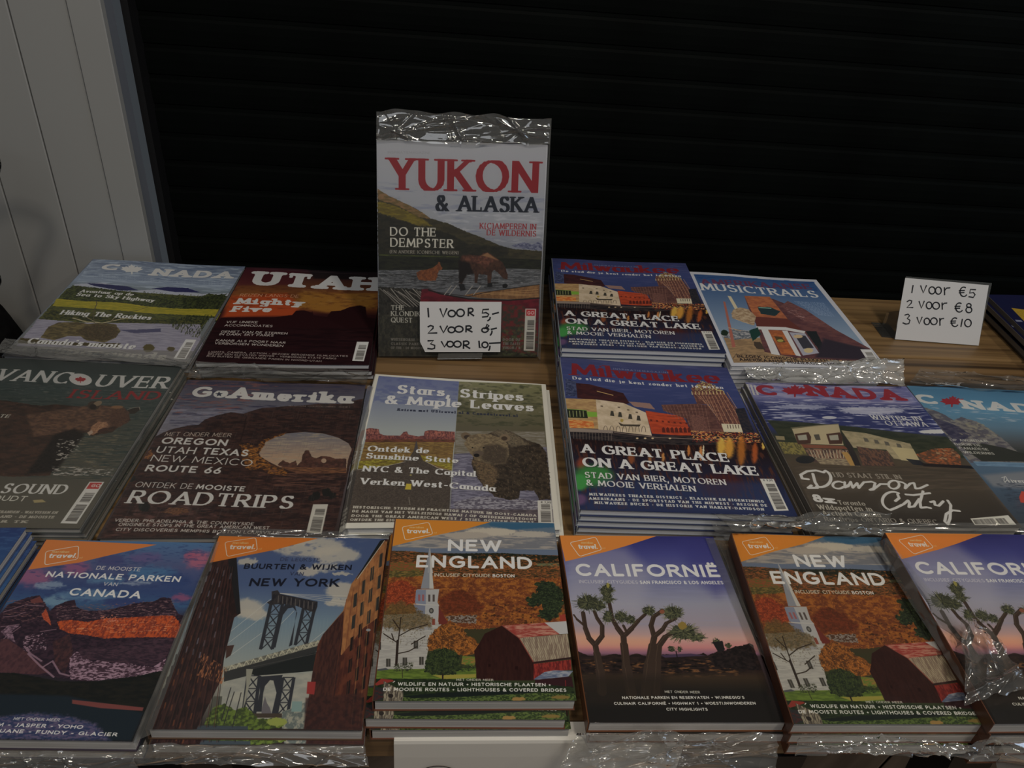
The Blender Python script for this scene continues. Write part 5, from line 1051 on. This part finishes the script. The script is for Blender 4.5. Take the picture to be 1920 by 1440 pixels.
# ================================================================ magazines
def wave(u,v,A,k):
    return A*(.5+.5*math.sin(2.2*u*math.pi+k)*math.cos(v*1.1+k*.7))*(1-.25*v)
def sheet(C,nu,nv,z0,z1,A,k,inset=0.):
    """closed slab between two heights following the corner points C (TL,TR,BR,BL)"""
    C=[Vector(c) for c in C];V=[];uv=[]
    if inset:
        m=sum(C,Vector())/4;C=[c+(m-c).normalized()*inset for c in C]
    for dz in (z1,z0):
        for j in range(nv+1):
            for i in range(nu+1):
                u,v=i/nu,j/nv;p=(C[0]*(1-u)+C[1]*u)*(1-v)+(C[3]*(1-u)+C[2]*u)*v
                V.append((p.x,p.y,p.z+dz+wave(u,v,A,k)));uv.append((u,1-v))
    W=nu+1;n=W*(nv+1);Fc=[]
    for j in range(nv):
        for i in range(nu):
            a=j*W+i;Fc.append((a,a+W,a+W+1,a+1));Fc.append((n+a,n+a+1,n+a+W+1,n+a+W))
    for i in range(nu): Fc.append((i,i+1,n+i+1,n+i));b=nv*W+i;Fc.append((b,n+b,n+b+1,b+1))
    for j in range(nv): a=j*W;Fc.append((a,n+a,n+a+W,a+W));b=a+nu;Fc.append((b,b+W,n+b+W,n+b))
    return V,Fc,uv
IMG={}
def cover_mat(n):
    if n not in IMG: IMG[n]=printed(globals()['cov_'+n](),'printed_cover_'+n)
    return IMG[n]
def magazine(q,art,z,t,label,group,spine,page=None,A=.0015,k=0.,name='magazine',cat='magazine',flat=None):
    """one magazine: printed cover, page block, spine, back cover; its top face at height z"""
    C=[at(*p,z) for p in Q[q]];c=sum(C,Vector())/4;root=empty(name,(c.x,c.y,c.z-t),label,cat,group)
    g=.0005
    o=obj('cover',*sheet(C,14,12,-g,0,A,k)[:2],cover_mat(art),root,uv=sheet(C,14,12,-g,0,A,k)[2])
    obj('page_block',*sheet(C,14,8,-t+g,-g-.00002,A,k,.0016)[:2],page or M_page,root)
    obj('back_cover',*sheet(C,14,8,-t+.00002,-t+g-.00002,A,k)[:2],spine,root)
    S=[C[0],C[0]+(C[1]-C[0]).normalized()*.0009,C[3]+(C[2]-C[3]).normalized()*.0009,C[3]]
    S=[p+(C[0]-C[1]).normalized()*.0010 for p in S]
    V,Fc,_=sheet(S,1,8,-t,0,0,0)
    V=[(x,y,zz+wave(0,((j%18)//2)/8,A,k)) for j,(x,y,zz) in enumerate(V)]
    obj('spine',V,Fc,spine,root);return root
def pile(root,t,offs,labels):
    """copies of a magazine and its parts stacked underneath it"""
    for i,((dx,dy,rz),lb) in enumerate(zip(offs,labels)):
        r=root.copy();COL.objects.link(r);r.location=Vector(root.location)+Vector((dx,dy,-(i+1)*(t+.0002)));r.rotation_euler=(0,0,rz);r['label']=lb
        for ch in list(root.children):
            if ch.name.startswith('sleeve') or ch.name.startswith('film'): continue
            cc=ch.copy();COL.objects.link(cc);cc.parent=r
def film(name,P,parent,m,amp=.003,seed=1,nc=14,wd=.0014,nu=80,nv=26,edge=.0,rim=.0):
    """clear sheet spanning four world points TL,TR,BR,BL: soft waves plus nc sharp creases wd metres wide"""
    P=[np.array(p) for p in P];rs=np.random.RandomState(seed*7+1)
    lu=np.linalg.norm(P[1]-P[0]);lv=np.linalg.norm(P[3]-P[0])
    u,v=np.meshgrid(np.linspace(0,1,nu+1),np.linspace(0,1,nv+1))
    W=lambda a:np.outer(a.ravel(),[1,1,1]).reshape(a.shape+(3,))
    p=W((1-u)*(1-v))*P[0]+W(u*(1-v))*P[1]+W(u*v)*P[2]+W((1-u)*v)*P[3]
    nrm=np.cross(P[1]-P[0],P[0]-P[3]);nrm/=np.linalg.norm(nrm)
    if nrm[2]<-.01: nrm=-nrm
    x=u*lu;y=v*lv
    h=amp*vnoise(x/.045+seed,y/.03+3,seed)+amp*.35*vnoise(x/.014,y/.009,seed+2)
    for i in range(nc):
        cx,cy=rs.uniform(0,lu),rs.uniform(0,lv);a=rs.choice([rs.uniform(-.35,.35),rs.uniform(-1.3,1.3)],p=[.65,.35])
        if lv>lu*1.6: a+=1.57
        L=rs.uniform(.012,.05);dx,dy=x-cx,y-cy;t=dx*math.cos(a)+dy*math.sin(a);d=-dx*math.sin(a)+dy*math.cos(a)+rs.uniform(-6,6)*t*t
        h=h+amp*rs.uniform(.35,.9)*np.exp(-np.abs(d)/(wd*rs.uniform(.6,2.2)))*np.exp(-(t/L)**2)*rs.choice([1,1,-.5])
    if rim: h=h+rim*(np.exp(-(1-v)*lv/.0015)+np.exp(-v*lv/.0015)+np.exp(-u*lu/.0015)+np.exp(-(1-u)*lu/.0015))
    p=p+h[...,None]*nrm
    if edge: p=p+((vnoise(u*9,v*5,seed+20)-.5)*edge)[...,None]*((P[3]-P[0])/lv)*(((v>.98)*1.)+((v<.02)*1.))[...,None]
    V=p.reshape(-1,3).tolist();Wd=nu+1
    Fc=[(j*Wd+i,(j+1)*Wd+i,(j+1)*Wd+i+1,j*Wd+i+1) for j in range(nv) for i in range(nu)]
    return obj(name,V,Fc,m,parent,smooth=True)
SP=lambda n,c,r=.35: mat(n,c,r,.4)
G='copies under '
def J(n,s=.003,a=.012,seed=1):
    r=random.Random(seed);return [(r.uniform(-s,s),r.uniform(-s,s),r.uniform(-a,a)) for _ in range(n)]
tm,tg=.0069,.0130
blue_sp=SP('spine_navy',(.05,.06,.13));grey_sp=SP('spine_grey',(.30,.33,.38))
ordn=['second','third','fourth','fifth','sixth','seventh']
def lab(base,n,seen=None): return [f'{ordn[i]} copy from the top in {base}' for i in range(n)]
# back row
m_moose=magazine('moose','moose',.014,tm,'magazine with lakeside elk and blue mountains on its cover, back left corner','magazines in the back row',SP('spine_a',(.2,.22,.26)),M_pagew)
pile(m_moose,tm,[(.001,.0015,.004)],['magazine beneath the elk and lake cover at the back left'])
m_utah=magazine('utah','utah',.021,tm,'dark red magazine with sunset over desert buttes and huge white title','magazines in the back row',SP('spine_b',(.03,.02,.02)),M_pagew)
pile(m_utah,tm,[(.003,-.004,.006),(.006,-.001,-.004)],['second magazine down under the desert sunset cover','bottom magazine under the desert sunset cover'])
m_milB=magazine('milB','mil',.048,tm,'night city waterfront magazine on top of the rear pile','magazines in the back row',grey_sp,M_pagew,A=.002,k=1)
pile(m_milB,tm,[(.001,-.0006,.001),(-.0015,-.0012,-.002),(.0005,-.0016,.002),(-.002,-.001,.0),(.001,-.0014,.002),(0,-.0006,-.002)],lab('the rear night city waterfront pile',6))
m_music=magazine('music','music',.041,tm,'white bordered magazine with brick corner shop and blue sky, back row right','magazines in the back row',SP('spine_c',(.5,.5,.52)),M_pagew)
pile(m_music,tm,J(5,.002,.006,3),lab('the pile under the brick corner shop cover',5))
m_dark=magazine('dark','dark',.035,tm,'dark navy magazine with yellow shape on top of the far right pile','magazines at the far right edge',SP('spine_d',(.12,.11,.10)),M_page)
pile(m_dark,tm,[(-.006,-.004,.01),(.004,.002,-.012),(-.004,-.006,.008),(.002,.0,.0)],lab('the navy pile at the right edge',4))
# middle row
m_van=magazine('van','van',.021,tm,'magazine with brown bear wading in grey green water, left end of middle row','magazines in the middle row',SP('spine_e',(.1,.11,.11)),M_page)
pile(m_van,tm,[(.002,.001,.003),(.004,-.002,-.003)],['second magazine down under the wading brown bear cover','bottom magazine under the wading brown bear cover'])
m_go=magazine('go','go',.021,tm,'magazine with dark red rock arch at dusk and roadtrip headlines','magazines in the middle row',SP('spine_f',(.08,.06,.06)),M_page)
pile(m_go,tm,[(.002,.001,.003),(.005,-.001,-.003)],['second magazine down under the rock arch cover','bottom magazine under the rock arch cover'])
m_stars=magazine('stars','stars',.014,tm,'white bordered magazine split between desert road and grizzly bear','magazines in the middle row',SP('spine_g',(.6,.6,.58)),M_pagew,A=.003,k=2.)
pile(m_stars,tm,[(.0045,-.002,-.004)],['magazine under the desert road and grizzly cover, edge showing at right'])
m_milF=magazine('milF','mil',.034,tm,'night city waterfront magazine on top of the front pile','magazines in the middle row',grey_sp,M_pagew,A=.0025,k=1)
pile(m_milF,tm,[(.0005,-.0014,.001),(-.001,-.002,-.002),(0,-.003,.002),(-.0015,-.002,0)],lab('the front night city waterfront pile',4))
m_daw=magazine('daw','daw',.028,tm,'bagged magazine with old wooden town street under deep blue sky','magazines in the middle row',SP('spine_h',(.16,.15,.14)),M_page)
pile(m_daw,tm,[(-.002,.0,.003),(-.005,-.001,.0),(-.007,.001,.002)],lab('the pile under the wooden town street cover',3))
m_can2=magazine('can2','can2',.021,tm,'bagged light blue magazine with snowy mountains, right end of middle row','magazines in the middle row',SP('spine_i',(.15,.2,.25)),M_page)
pile(m_can2,tm,[(.002,.001,.003),(.004,-.002,-.003)],['second magazine down under the snowy mountain cover','bottom magazine under the snowy mountain cover'])
# front row of thicker guide books
K=dict(name='guide_book',cat='book',A=.0)
m_blue=magazine('blue','blue',.035,tm,'plain deep blue magazine cut off by the left frame edge','magazines at the left edge',SP('spine_j',(.1,.12,.2)),M_page)
pile(m_blue,tm,[(.003,.001,.004),(.006,-.002,-.003),(.003,0,.003),(.007,.001,0)],lab('the blue pile at the left edge',4))
m_nat=magazine('nat','nat',.0262,tg,'guide book with glowing orange cliff and snowy mountains, leftmost of front row','guide books in the front row',SP('spine_k',(.05,.04,.06)),M_page,**K)
pile(m_nat,tg,[(.002,.001,.0)],['guide book underneath the glowing orange cliff cover'])
m_NY=magazine('NY','NY',.0262,tg,'guide book with suspension bridge between red brick buildings','guide books in the front row',SP('spine_l',(.10,.06,.04)),M_page,**K)
pile(m_NY,tg,[(.001,-.0035,.001)],['guide book underneath the suspension bridge cover'])
m_NE=magazine('NE','NE',.0394,tg,'autumn village guide book with red barn, uppermost of the loose pile','guide books in the front row',SP('spine_m',(.13,.05,.03)),M_page,**K)
m_cal=magazine('cal','cal',.0262,tg,'guide book with spiky desert trees at sunset, centre of front row','guide books in the front row',SP('spine_n',(.14,.055,.025)),M_page,**K)
pile(m_cal,tg,[(.003,-.001,-.006)],['guide book underneath the central desert tree cover'])
m_NE2=magazine('NE2','NE',.0394,tg,'bagged autumn village guide book with red barn, right of the desert trees','guide books in the front row',SP('spine_o',(.12,.05,.03)),M_page,**K)
pile(m_NE2,tg,[(.002,.0,.002),(.004,-.001,0)],['second guide book in the bagged autumn village pile','bottom guide book in the bagged autumn village pile'])
m_cal2=magazine('cal2','cal',.0526,tg,'desert tree guide book cut off by the right frame edge','guide books in the front row',SP('spine_p',(.12,.05,.03)),M_page,**K)
pile(m_cal2,tg,[(.002,-.001,.002),(.003,-.002,0),(0,-.001,0)],lab('the desert tree pile at the right edge',3))
# the loose autumn pile: two more copies slid forward and left
a=at(700,1314,.0394);b1=at(685,1349,.0262);b2=at(694,1378,.0130)
pile(m_NE,tg,[(b1.x-a.x,b1.y-a.y,-.012),(b2.x-a.x,b2.y-a.y+.004,.0)],['autumn village guide book slid forward, second in the loose pile','autumn village guide book at the bottom of the loose pile'])
# upright magazine leaning on a clear stand, with its price note
b0=at(709,674);b1=at(1013,676);ex=(b1-b0).normalized();ny=Vector((-ex.y,ex.x,0));LE=math.radians(17.6)
up=(ny*math.sin(LE)+Vector((0,0,math.cos(LE)))).normalized();nf=ex.cross(up).normalized()
if nf.y>0: nf=-nf
fp=b0+nf*.0            # front plane of the sleeve
def fq(px,py,off=0.): return onpl(px,py,fp+nf*off,nf)
C=[fq(*p,-.0006) for p in Q['yukon']]
yu=empty('magazine',(b0+b1)/2,'upright bagged magazine with red title and moose by red canoe','magazine','magazines in the back row')
def slab(C,off,t,inset=0):
    C=[Vector(c) for c in C];m=sum(C,Vector())/4;C=[c+(m-c).normalized()*inset for c in C]
    V=[c+nf*off for c in C]+[c+nf*(off-t) for c in C]
    return V,[(0,3,2,1),(4,5,6,7),(0,1,5,4),(1,2,6,5),(2,3,7,6),(3,0,4,7)]
V,Fc=slab(C,0,.0006);obj('cover',V,Fc,cover_mat('yukon'),yu,uv=[(0,1),(1,1),(1,0),(0,0)]*2)
V,Fc=slab(C,-.0007,.0062,.0015);obj('page_block',V,Fc,M_pagew,yu)
V,Fc=slab(C,-.007,.0006);obj('back_cover',V,Fc,SP('back_q',(.3,.3,.3)),yu)
film('sleeve_front',[fq(707,262,.0008),fq(1031,270,.0008),b1+nf*.0012,b0+nf*.0012],yu,M_film,.0006,31,4,.002,40,50)
film('sleeve_flap',[fq(706,207),fq(1033,222),fq(1030,271),fq(706,263)],yu,M_crumple,.004,32,34,.0012,150,40,edge=.006,rim=.001)
film('sleeve_side',[fq(1029,262),fq(1034,222),b1,fq(1007,668)],yu,M_veil,.001,33,4,.001,10,90)
st=empty('display_stand',(b0+b1)/2-nf*.02,'clear acrylic stand holding the upright moose magazine','stand')
M_acr=plastic('clear_acrylic',.06,1.6,.05,(.9,.92,.92))
mid=(b0+b1)/2;
def plate(name,P,th,m,par):
    P=[Vector(p) for p in P];n=(P[1]-P[0]).cross(P[3]-P[0]).normalized();V=P+[p-n*th for p in P]
    return obj(name,V,[(0,1,2,3),(7,6,5,4),(0,4,5,1),(1,5,6,2),(2,6,7,3),(3,7,4,0)],m,par)
bk=mid-nf*.0115;hw=.05
plate('back_plate',[bk-ex*hw+up*.004,bk+ex*hw+up*.004,bk+ex*hw+up*.19,bk-ex*hw+up*.19],.003,M_acr,st)
foot=mid-nf*.012;foot.z=TT+.0001;o_=Vector((ny.x,ny.y,0))
plate('foot',[foot-ex*hw+o_*.10,foot+ex*hw+o_*.10,foot+ex*hw-o_*-.004,foot-ex*hw-o_*-.004],-.003,M_acr,st)
plate('strut',[foot-ex*.02+o_*.097+Vector((0,0,.003)),foot+ex*.02+o_*.097+Vector((0,0,.003)),bk+ex*.02+up*.12-nf*.004,bk-ex*.02+up*.12-nf*.004],.003,M_acr,st)
lip=[onpl(*p,fp+nf*.006,nf) for p in ((822,662),(905,661),(903,672),(820,673))];plate('lip',lip,.002,M_veil,st)
# ---------------------------------------------------------------- handwritten cards
def arcp(cx,cy,rx,ry,a,b,n=12): return [(cx+rx*math.cos(math.radians(t)),cy-ry*math.sin(math.radians(t))) for t in np.linspace(a,b,n)]
def ink(name,strokes,P,w,par,n):
    """marker strokes laid on a card: flat ribbons, P maps stroke points to the card"""
    V=[];Fc=[]
    for S in strokes:
        S=[P(*s) for s in S]
        for i,p in enumerate(S):
            d=(S[min(i+1,len(S)-1)]-S[max(i-1,0)]);d=d.normalized() if d.length>1e-9 else Vector((1,0,0));s=d.cross(n).normalized()*w/2
            if i in (0,len(S)-1): p=p+d*(w*.3 if i else -w*.3)
            V+=[p-s,p+s]
            if i: k=len(V)-4;Fc.append((k,k+1,k+3,k+2))
    return obj(name,V,Fc,M_ink,par)
def glyphs(z,x0,y0,s):
    def f(t): return [[(x0+x/s,y0+y/s) for x,y in S] for S in t]
    return f(z)
def card(name,quad,label,plane_off,ref,n,strokes,w,th,extra=None):
    C=[onpl(*p,ref+n*plane_off,n) for p in quad];m=sum(C,Vector())/len(C);r=empty(name,m,label,'price card','handwritten price cards')
    V=C+[c-n*th for c in C];k=len(C);obj('sheet',V,[tuple(range(k-1,-1,-1)),tuple(range(k,2*k))]+[(i,(i+1)%k,k+(i+1)%k,k+i) for i in range(k)],M_white,r)
    ink('handwriting',strokes,lambda x,y:onpl(x,y,ref+n*(plane_off+.0003),n),w,r,n);return r
# note on the upright magazine (pixel rows read at 5.333x from 690,430)
def O(cx,cy,rx,ry): return arcp(cx,cy,rx,ry,100,465,18)
def Rr(x,y,w,h): return [[(x,y+h),(x+2,y)],[(x,y+2)]+arcp(x+w*.45,y+h*.25,w*.45,h*.27,80,-90,9)+[(x+3,y+h*.52),(x+w*1.05,y+h)]]
def Vv(x,y,w,h): return [[(x,y),(x+w*.45,y+h),(x+w,y-2)]]
N1=[[(600,790),(606,876)]]+Vv(722,795,66,82)+[O(838,842,36,32),O(925,835,38,36)]+Rr(1003,790,52,74)+[[(1205,800),(1150,802),(1143,838),(1180,832),(1208,850),(1195,872),(1145,877)],[(1222,880),(1218,900),(1198,914)],[(1245,848),(1305,832)]]
N1+=[[(600,975),(625,962),(652,970),(650,990),(600,1038),(688,1036)]]+Vv(722,968,72,66)+[O(835,1005,34,28),O(910,998,40,30)]+Rr(980,966,58,60)+[arcp(1168,1008,30,22,20,330,12)+[(1195,1020),(1210,1000),(1180,975),(1190,950),(1210,965),(1190,985),(1165,992)],[(1240,1018),(1238,1035),(1225,1058)],[(1232,1000),(1285,988)]]
N1+=[[(600,1115),(655,1112),(625,1145),(668,1160),(665,1190),(640,1197),(598,1192)]]+Vv(735,1122,66,54)+[O(822,1148,32,28),O(895,1148,36,30)]+Rr(955,1118,60,72)+[[(1110,1118),(1116,1185),(1130,1180)],O(1170,1155,30,28),[(1220,1168),(1216,1195),(1208,1210)],[(1215,1140),(1322,1134)]]
N1=glyphs(N1,690,430,5.3333)
card('price_card',[(787,565.5),(940.5,566),(938,660),(797,660),(787.5,641)],'small white handwritten price note on the upright moose magazine',.0085,fp,nf,N1,.0021,.0004)
# free standing card in its clear holder (read at 6.857x from 1640,500)
c0=at(1677,637);c1=at(1835,649);ex2=(c1-c0).normalized();ny2=Vector((-ex2.y,ex2.x,0));L2=math.radians(20.8)
up2=(ny2*math.sin(L2)+Vector((0,0,math.cos(L2)))).normalized();n2=ex2.cross(up2).normalized()
if n2.y>0:n2=-n2
def rr(x,y,w,h): return [[(x,y),(x+2,y+h)],[(x+1,y+h*.4),(x+w*.4,y+h*.05),(x+w,y+2)]]
def eu(x,y,w,h): return [arcp(x+w*.6,y+h*.5,w*.5,h*.5,60,320,14),[(x,y+h*.38),(x+w*.7,y+h*.36)],[(x,y+h*.6),(x+w*.65,y+h*.58)]]
N2=[[(494,242),(478,335)]]+Vv(592,245,74,92)+[O(738,305,40,46),O(820,308,38,46)]+rr(898,270,70,92)+eu(1088,262,96,122)+[[(1298,296),(1232,292),(1222,340),(1270,332),(1292,360),(1268,396),(1212,386)]]
N2+=[[(418,450),(450,430),(478,440),(470,470),(415,525),(492,526)]]+Vv(572,446,66,88)+[O(700,498,36,44),O(790,502,44,44)]+rr(868,466,60,82)+eu(1032,466,96,118)+[O(1212,500,28,26),O(1212,556,38,36)]
N2+=[[(390,622),(430,610),(450,630),(420,665),(455,690),(440,732),(400,738),(364,722)]]+Vv(545,650,66,84)+[O(672,704,36,42),O(762,702,42,44)]+rr(838,664,50,90)+eu(978,658,92,112)+[[(1128,675),(1110,770)],O(1200,725,42,48)]
N2=glyphs(N2,1640,500,6.857)
card('price_card',[(1697.5,521),(1854,535),(1835,648),(1677.5,636)],'white handwritten euro price card standing at the back right',.0012,c0,n2,N2,.0019,.0005)
hd=empty('card_holder',(c0+c1)/2,'clear plastic holder behind the standing euro price card','holder')
p=lambda a,b,c=0:c0+ex2*a+up2*b-n2*c
L_=(c1-c0).length
plate('back_plate',[p(0,.0005,.0012),p(L_,.0005,.0012),p(L_,.0975,.0012),p(0,.0975,.0012)],.0015,M_acr,hd)
q0=Vector((c0.x,c0.y,TT+.0016));oy=Vector((ny2.x,ny2.y,0))
plate('foot',[q0+oy*.005-ex2*.018,q0+oy*.005+ex2*L_,q0+oy*.05+ex2*L_,q0+oy*.05-ex2*.018],.0015,M_acr,hd)
plate('side_wing',[at(1678,637,.002),at(1655,609,.002),at(1655,609,.002)+up2*.004+Vector((.0,0,.018)),p(0,.045,.001)],.001,M_veil,hd)
# white sign folded over the front edge of the table
pa=at(740,1371,.001);pb=at(1284,1381,.001);yF=.3355
sg=empty('paper_sign',((pa.x+pb.x)/2,.336,TT),'blank white paper sign folded over the table front edge','sign')
V=[];xa,xb=pa.x,pb.x;ys=[(.352,TT+.0008),(.341,TT+.0009),(.3372,TT-.0002),(.3362,TT-.003),(.3355,TT-.02),(.334,TT-.20)]
for y,z in ys: V+=[(xa,y,z),(xb,y,z)]
for y,z in ys: V+=[(xa,y-.0003,z+.0003),(xb,y-.0003,z+.0003)]
k=len(ys)*2;Fc=[(2*i,2*i+2,2*i+3,2*i+1) for i in range(len(ys)-1)]+[(k+2*i,k+2*i+1,k+2*i+3,k+2*i+2) for i in range(len(ys)-1)]+[(0,1,k+1,k),(k-2,2*k-2,2*k-1,k-1)]+[(2*i,k+2*i,k+2*i+2,2*i+2) for i in range(len(ys)-1)]+[(2*i+1,2*i+3,k+2*i+3,k+2*i+1) for i in range(len(ys)-1)]
obj('sheet',V,Fc,mat('sign_paper',(.74,.72,.67),.6,.3),sg)
def onv(x,y):
    d=ray(x,y);t=(.3345-EYE.y)/d.y;q=EYE+d*t;return Vector((q.x,.3338,q.z))
obj_i=ink('drawn_arc',[arcp(822,1450,34,15,20,160,14)],onv,.0012,sg,Vector((0,-1,0)))
# ---------------------------------------------------------------- clear sleeves
def A4(*pts): return [at(x,y,z) for x,y,z in pts]
film('sleeve_flap',A4((12,640,.022),(362,676,.022),(350,690,.0235),(-12,668,.0235)),m_van,M_crumple,.0035,41,22,.0012,150,26,edge=.004,rim=.001)
film('sleeve_front',A4((-10,668,.0245),(350,688,.0245),(160,1000,.0245),(-330,990,.0245)),m_van,M_film,.0007,42,5,.002,50,50)
film('sleeve_side',A4((344,686,.0245),(362,690,.016),(158,1006,.014),(150,993,.0245)),m_van,M_veil,.0012,43,5,.0012,10,80)
film('sleeve_flap',A4((368,682,.024),(692,700,.02),(688,724,.0235),(352,712,.0235)),m_go,M_crumple,.0035,44,22,.0012,150,26,edge=.005,rim=.001)
film('sleeve_front',A4((352,712,.0245),(690,722,.0245),(640,1012,.0245),(180,1014,.0245)),m_go,M_film,.0007,45,7,.0016,70,60)
film('sleeve_side',A4((688,722,.0245),(704,728,.01),(650,1010,.008),(632,1008,.0245)),m_go,M_veil,.0014,46,5,.0012,10,80)
film('sleeve_end',A4((420,992,.0262),(740,1000,.0262),(735,1014,.020),(400,1012,.022)),m_go,M_veil,.002,47,12,.001,110,14,rim=.001)
film('sleeve_flap',A4((1392,694,.028),(1692,680,.040),(1694,728,.0305),(1398,722,.0305)),m_daw,M_dense,.007,48,46,.0014,190,50,edge=.008,rim=.0015)
film('sleeve_front',A4((1397,718,.0312),(1700,727,.0312),(1918,992,.0312),(1537,988,.0312)),m_daw,M_film,.0008,49,6,.002,60,50)
film('sleeve_end',A4((1330,985,.034),(1930,985,.034),(1930,1004,.030),(1340,1004,.0345)),m_daw,M_veil,.0022,50,20,.0012,170,16,rim=.0015)
film('sleeve_flap',A4((1722,700,.02),(1992,716,.02),(2010,742,.0225),(1702,727,.0225)),m_can2,M_veil,.006,51,16,.0014,110,26,edge=.006,rim=.001)
film('sleeve_front',A4((1700,724,.0255),(1990,735,.0255),(2285,1012,.0255),(1918,1000,.0255)),m_can2,M_film,.0008,52,6,.002,50,50)
film('sleeve_end',A4((-155,1402,.0125),(250,1408,.0125),(268,1446,.002),(-160,1440,.002)),m_nat,M_crumple,.0045,53,20,.0013,150,34,edge=.004,rim=.001)
film('sleeve_side',A4((402,1018,.027),(412,1018,.027),(283,1380,.028),(248,1395,.026)),m_nat,M_veil,.002,54,5,.0014,10,90)
film('sleeve_end',A4((270,1390,.0125),(686,1392,.0125),(693,1432,.002),(252,1424,.002)),m_NY,M_crumple,.0045,55,26,.0013,160,34,edge=.004,rim=.001)
film('sleeve_front',A4((408,1004,.0268),(730,1010,.0268),(684,1372,.0268),(270,1370,.0268)),m_NY,M_film,.0004,56,3,.002,40,40)
film('sleeve_end',A4((1080,1372,.0145),(1450,1376,.0145),(1450,1446,.0),(1040,1446,.0)),m_cal,M_crumple,.009,57,34,.0018,170,70,edge=.006,rim=.0015)
film('sleeve_side',A4((1337,1006,.0275),(1372,1006,.020),(1492,1372,.018),(1478,1356,.0275)),m_cal,M_veil,.003,58,8,.0016,18,110)
film('sleeve_fold',A4((1322,1010,.0272),(1344,1010,.0275),(1440,1240,.0275),(1405,1210,.0272)),m_cal,M_veil,.0008,59,3,.001,14,60)
film('sleeve_front',A4((1372,1000,.0408),(1664,1008,.0408),(1868,1360,.0408),(1488,1359,.0408)),m_NE2,M_film,.0010,60,8,.0016,70,60)
film('sleeve_flap',A4((1340,972,.038),(1668,968,.040),(1666,1010,.0415),(1372,1002,.0415)),m_NE2,M_crumple,.006,61,26,.0013,160,40,edge=.008,rim=.0012)
film('sleeve_end',A4((1488,1368,.0335),(1866,1370,.0335),(1872,1401,.0155),(1482,1398,.0155)),m_NE2,M_crumple,.006,62,30,.0014,170,46,edge=.005,rim=.0015)
film('sleeve_side',A4((1640,1020,.044),(1668,1012,.056),(1850,1230,.056),(1812,1290,.044)),m_NE2,M_veil,.004,63,12,.0016,30,110)
film('sleeve_fold',A4((1790,1180,.056),(1850,1190,.056),(1916,1300,.056),(1800,1330,.047)),m_cal2,M_veil,.008,64,14,.0018,60,70,edge=.004,rim=.001)
film('sleeve_end',A4((1872,1378,.040),(2100,1380,.040),(2100,1450,.0),(1860,1450,.0)),m_cal2,M_crumple,.009,65,16,.0018,100,60,rim=.001)
film('sleeve_front',A4((1664,1000,.054),(1950,1004,.054),(2252,1356,.054),(1870,1359,.054)),m_cal2,M_film,.0010,66,6,.002,60,60)
# ---------------------------------------------------------------- things cut by the left frame edge
def blob(name,c,r,m,par,seed,sq=2.2,n=28):
    V=[];Fc=[];rs=np.random.RandomState(seed)
    for j in range(n+1):
        for i in range(n):
            th=math.pi*j/n;ph=2*math.pi*i/n
            f=lambda a,e:math.copysign(abs(a)**(2/e),a)
            x=f(math.sin(th),sq)*f(math.cos(ph),sq);y=f(math.sin(th),sq)*f(math.sin(ph),sq);z=f(math.cos(th),sq)
            k=1+.05*math.sin(5*ph+seed)*math.sin(3*th)+.03*math.sin(9*z+3*x)
            V.append((c[0]+r[0]*x*k,c[1]+r[1]*y*k,c[2]+r[2]*z*k))
    for j in range(n):
        for i in range(n): Fc.append((j*n+i,(j+1)*n+i,(j+1)*n+(i+1)%n,j*n+(i+1)%n))
    return obj(name,V,Fc,m,par,smooth=True)
def onY(px,py,Y):
    d=ray(px,py);t=(Y-EYE.y)/d.y;return EYE+d*t
YB=.99;pt=onY(22,600,YB)
bg_=empty('black_bag',(pt.x-.11,YB,0),'black rounded bag with speckled cord, cut by the left frame edge','bag')
M_cloth=noisy('black_cloth',(.004,.004,.005),(.008,.008,.009),(60,60,60),.9,.4,spec=.1)
ztop=onY(0,535,YB).z
blob('body',(pt.x-.112,YB,ztop-.21),(.113,.07,.215),M_cloth,bg_,3,2.6)
obj('bag_base',*boxv(pt.x-.19,pt.x-.03,YB-.05,YB+.05,0,ztop-.40),M_cloth,bg_)
m=noisy('speckled_cord',(.012,.012,.012),(.22,.22,.21),(160,160,160),.9,.6,spec=.1,lo=.5,hi=.58,detail=1)
a0=onY(6,305,YB);a1=onY(-4,508,YB)
for (c,r) in ((a0,.013),(a1,.010)): pass
S=[Vector((pt.x-.10,YB,ztop-.03)),Vector((a1.x-.012,YB,a1.z-.03)),Vector((a1.x-.006,YB,a1.z)),Vector((a1.x-.03,YB,a1.z+.03)),Vector((a0.x-.03,YB,a0.z-.03)),Vector((a0.x-.008,YB,a0.z)),Vector((a0.x-.02,YB,a0.z+.02)),Vector((a0.x-.07,YB,a0.z+.03)),Vector((a0.x-.12,YB,a0.z-.03)),Vector((pt.x-.15,YB,ztop-.04))]
cu=bpy.data.curves.new('strap','CURVE');cu.dimensions='3D';cu.bevel_depth=.0085;cu.bevel_resolution=3;sp=cu.splines.new('NURBS');sp.points.add(len(S)-1)
for q,s_ in zip(sp.points,S): q.co=(*(s_-Vector(bg_.location)),1)
sp.use_endpoint_u=True;sp.order_u=3;tmp=bpy.data.objects.new('strap_path',cu);COL.objects.link(tmp);dg=bpy.context.evaluated_depsgraph_get();me=bpy.data.meshes.new_from_object(tmp.evaluated_get(dg));bpy.data.objects.remove(tmp)
me.materials.clear();me.materials.append(m);so=bpy.data.objects.new('strap',me);COL.objects.link(so);so.parent=bg_
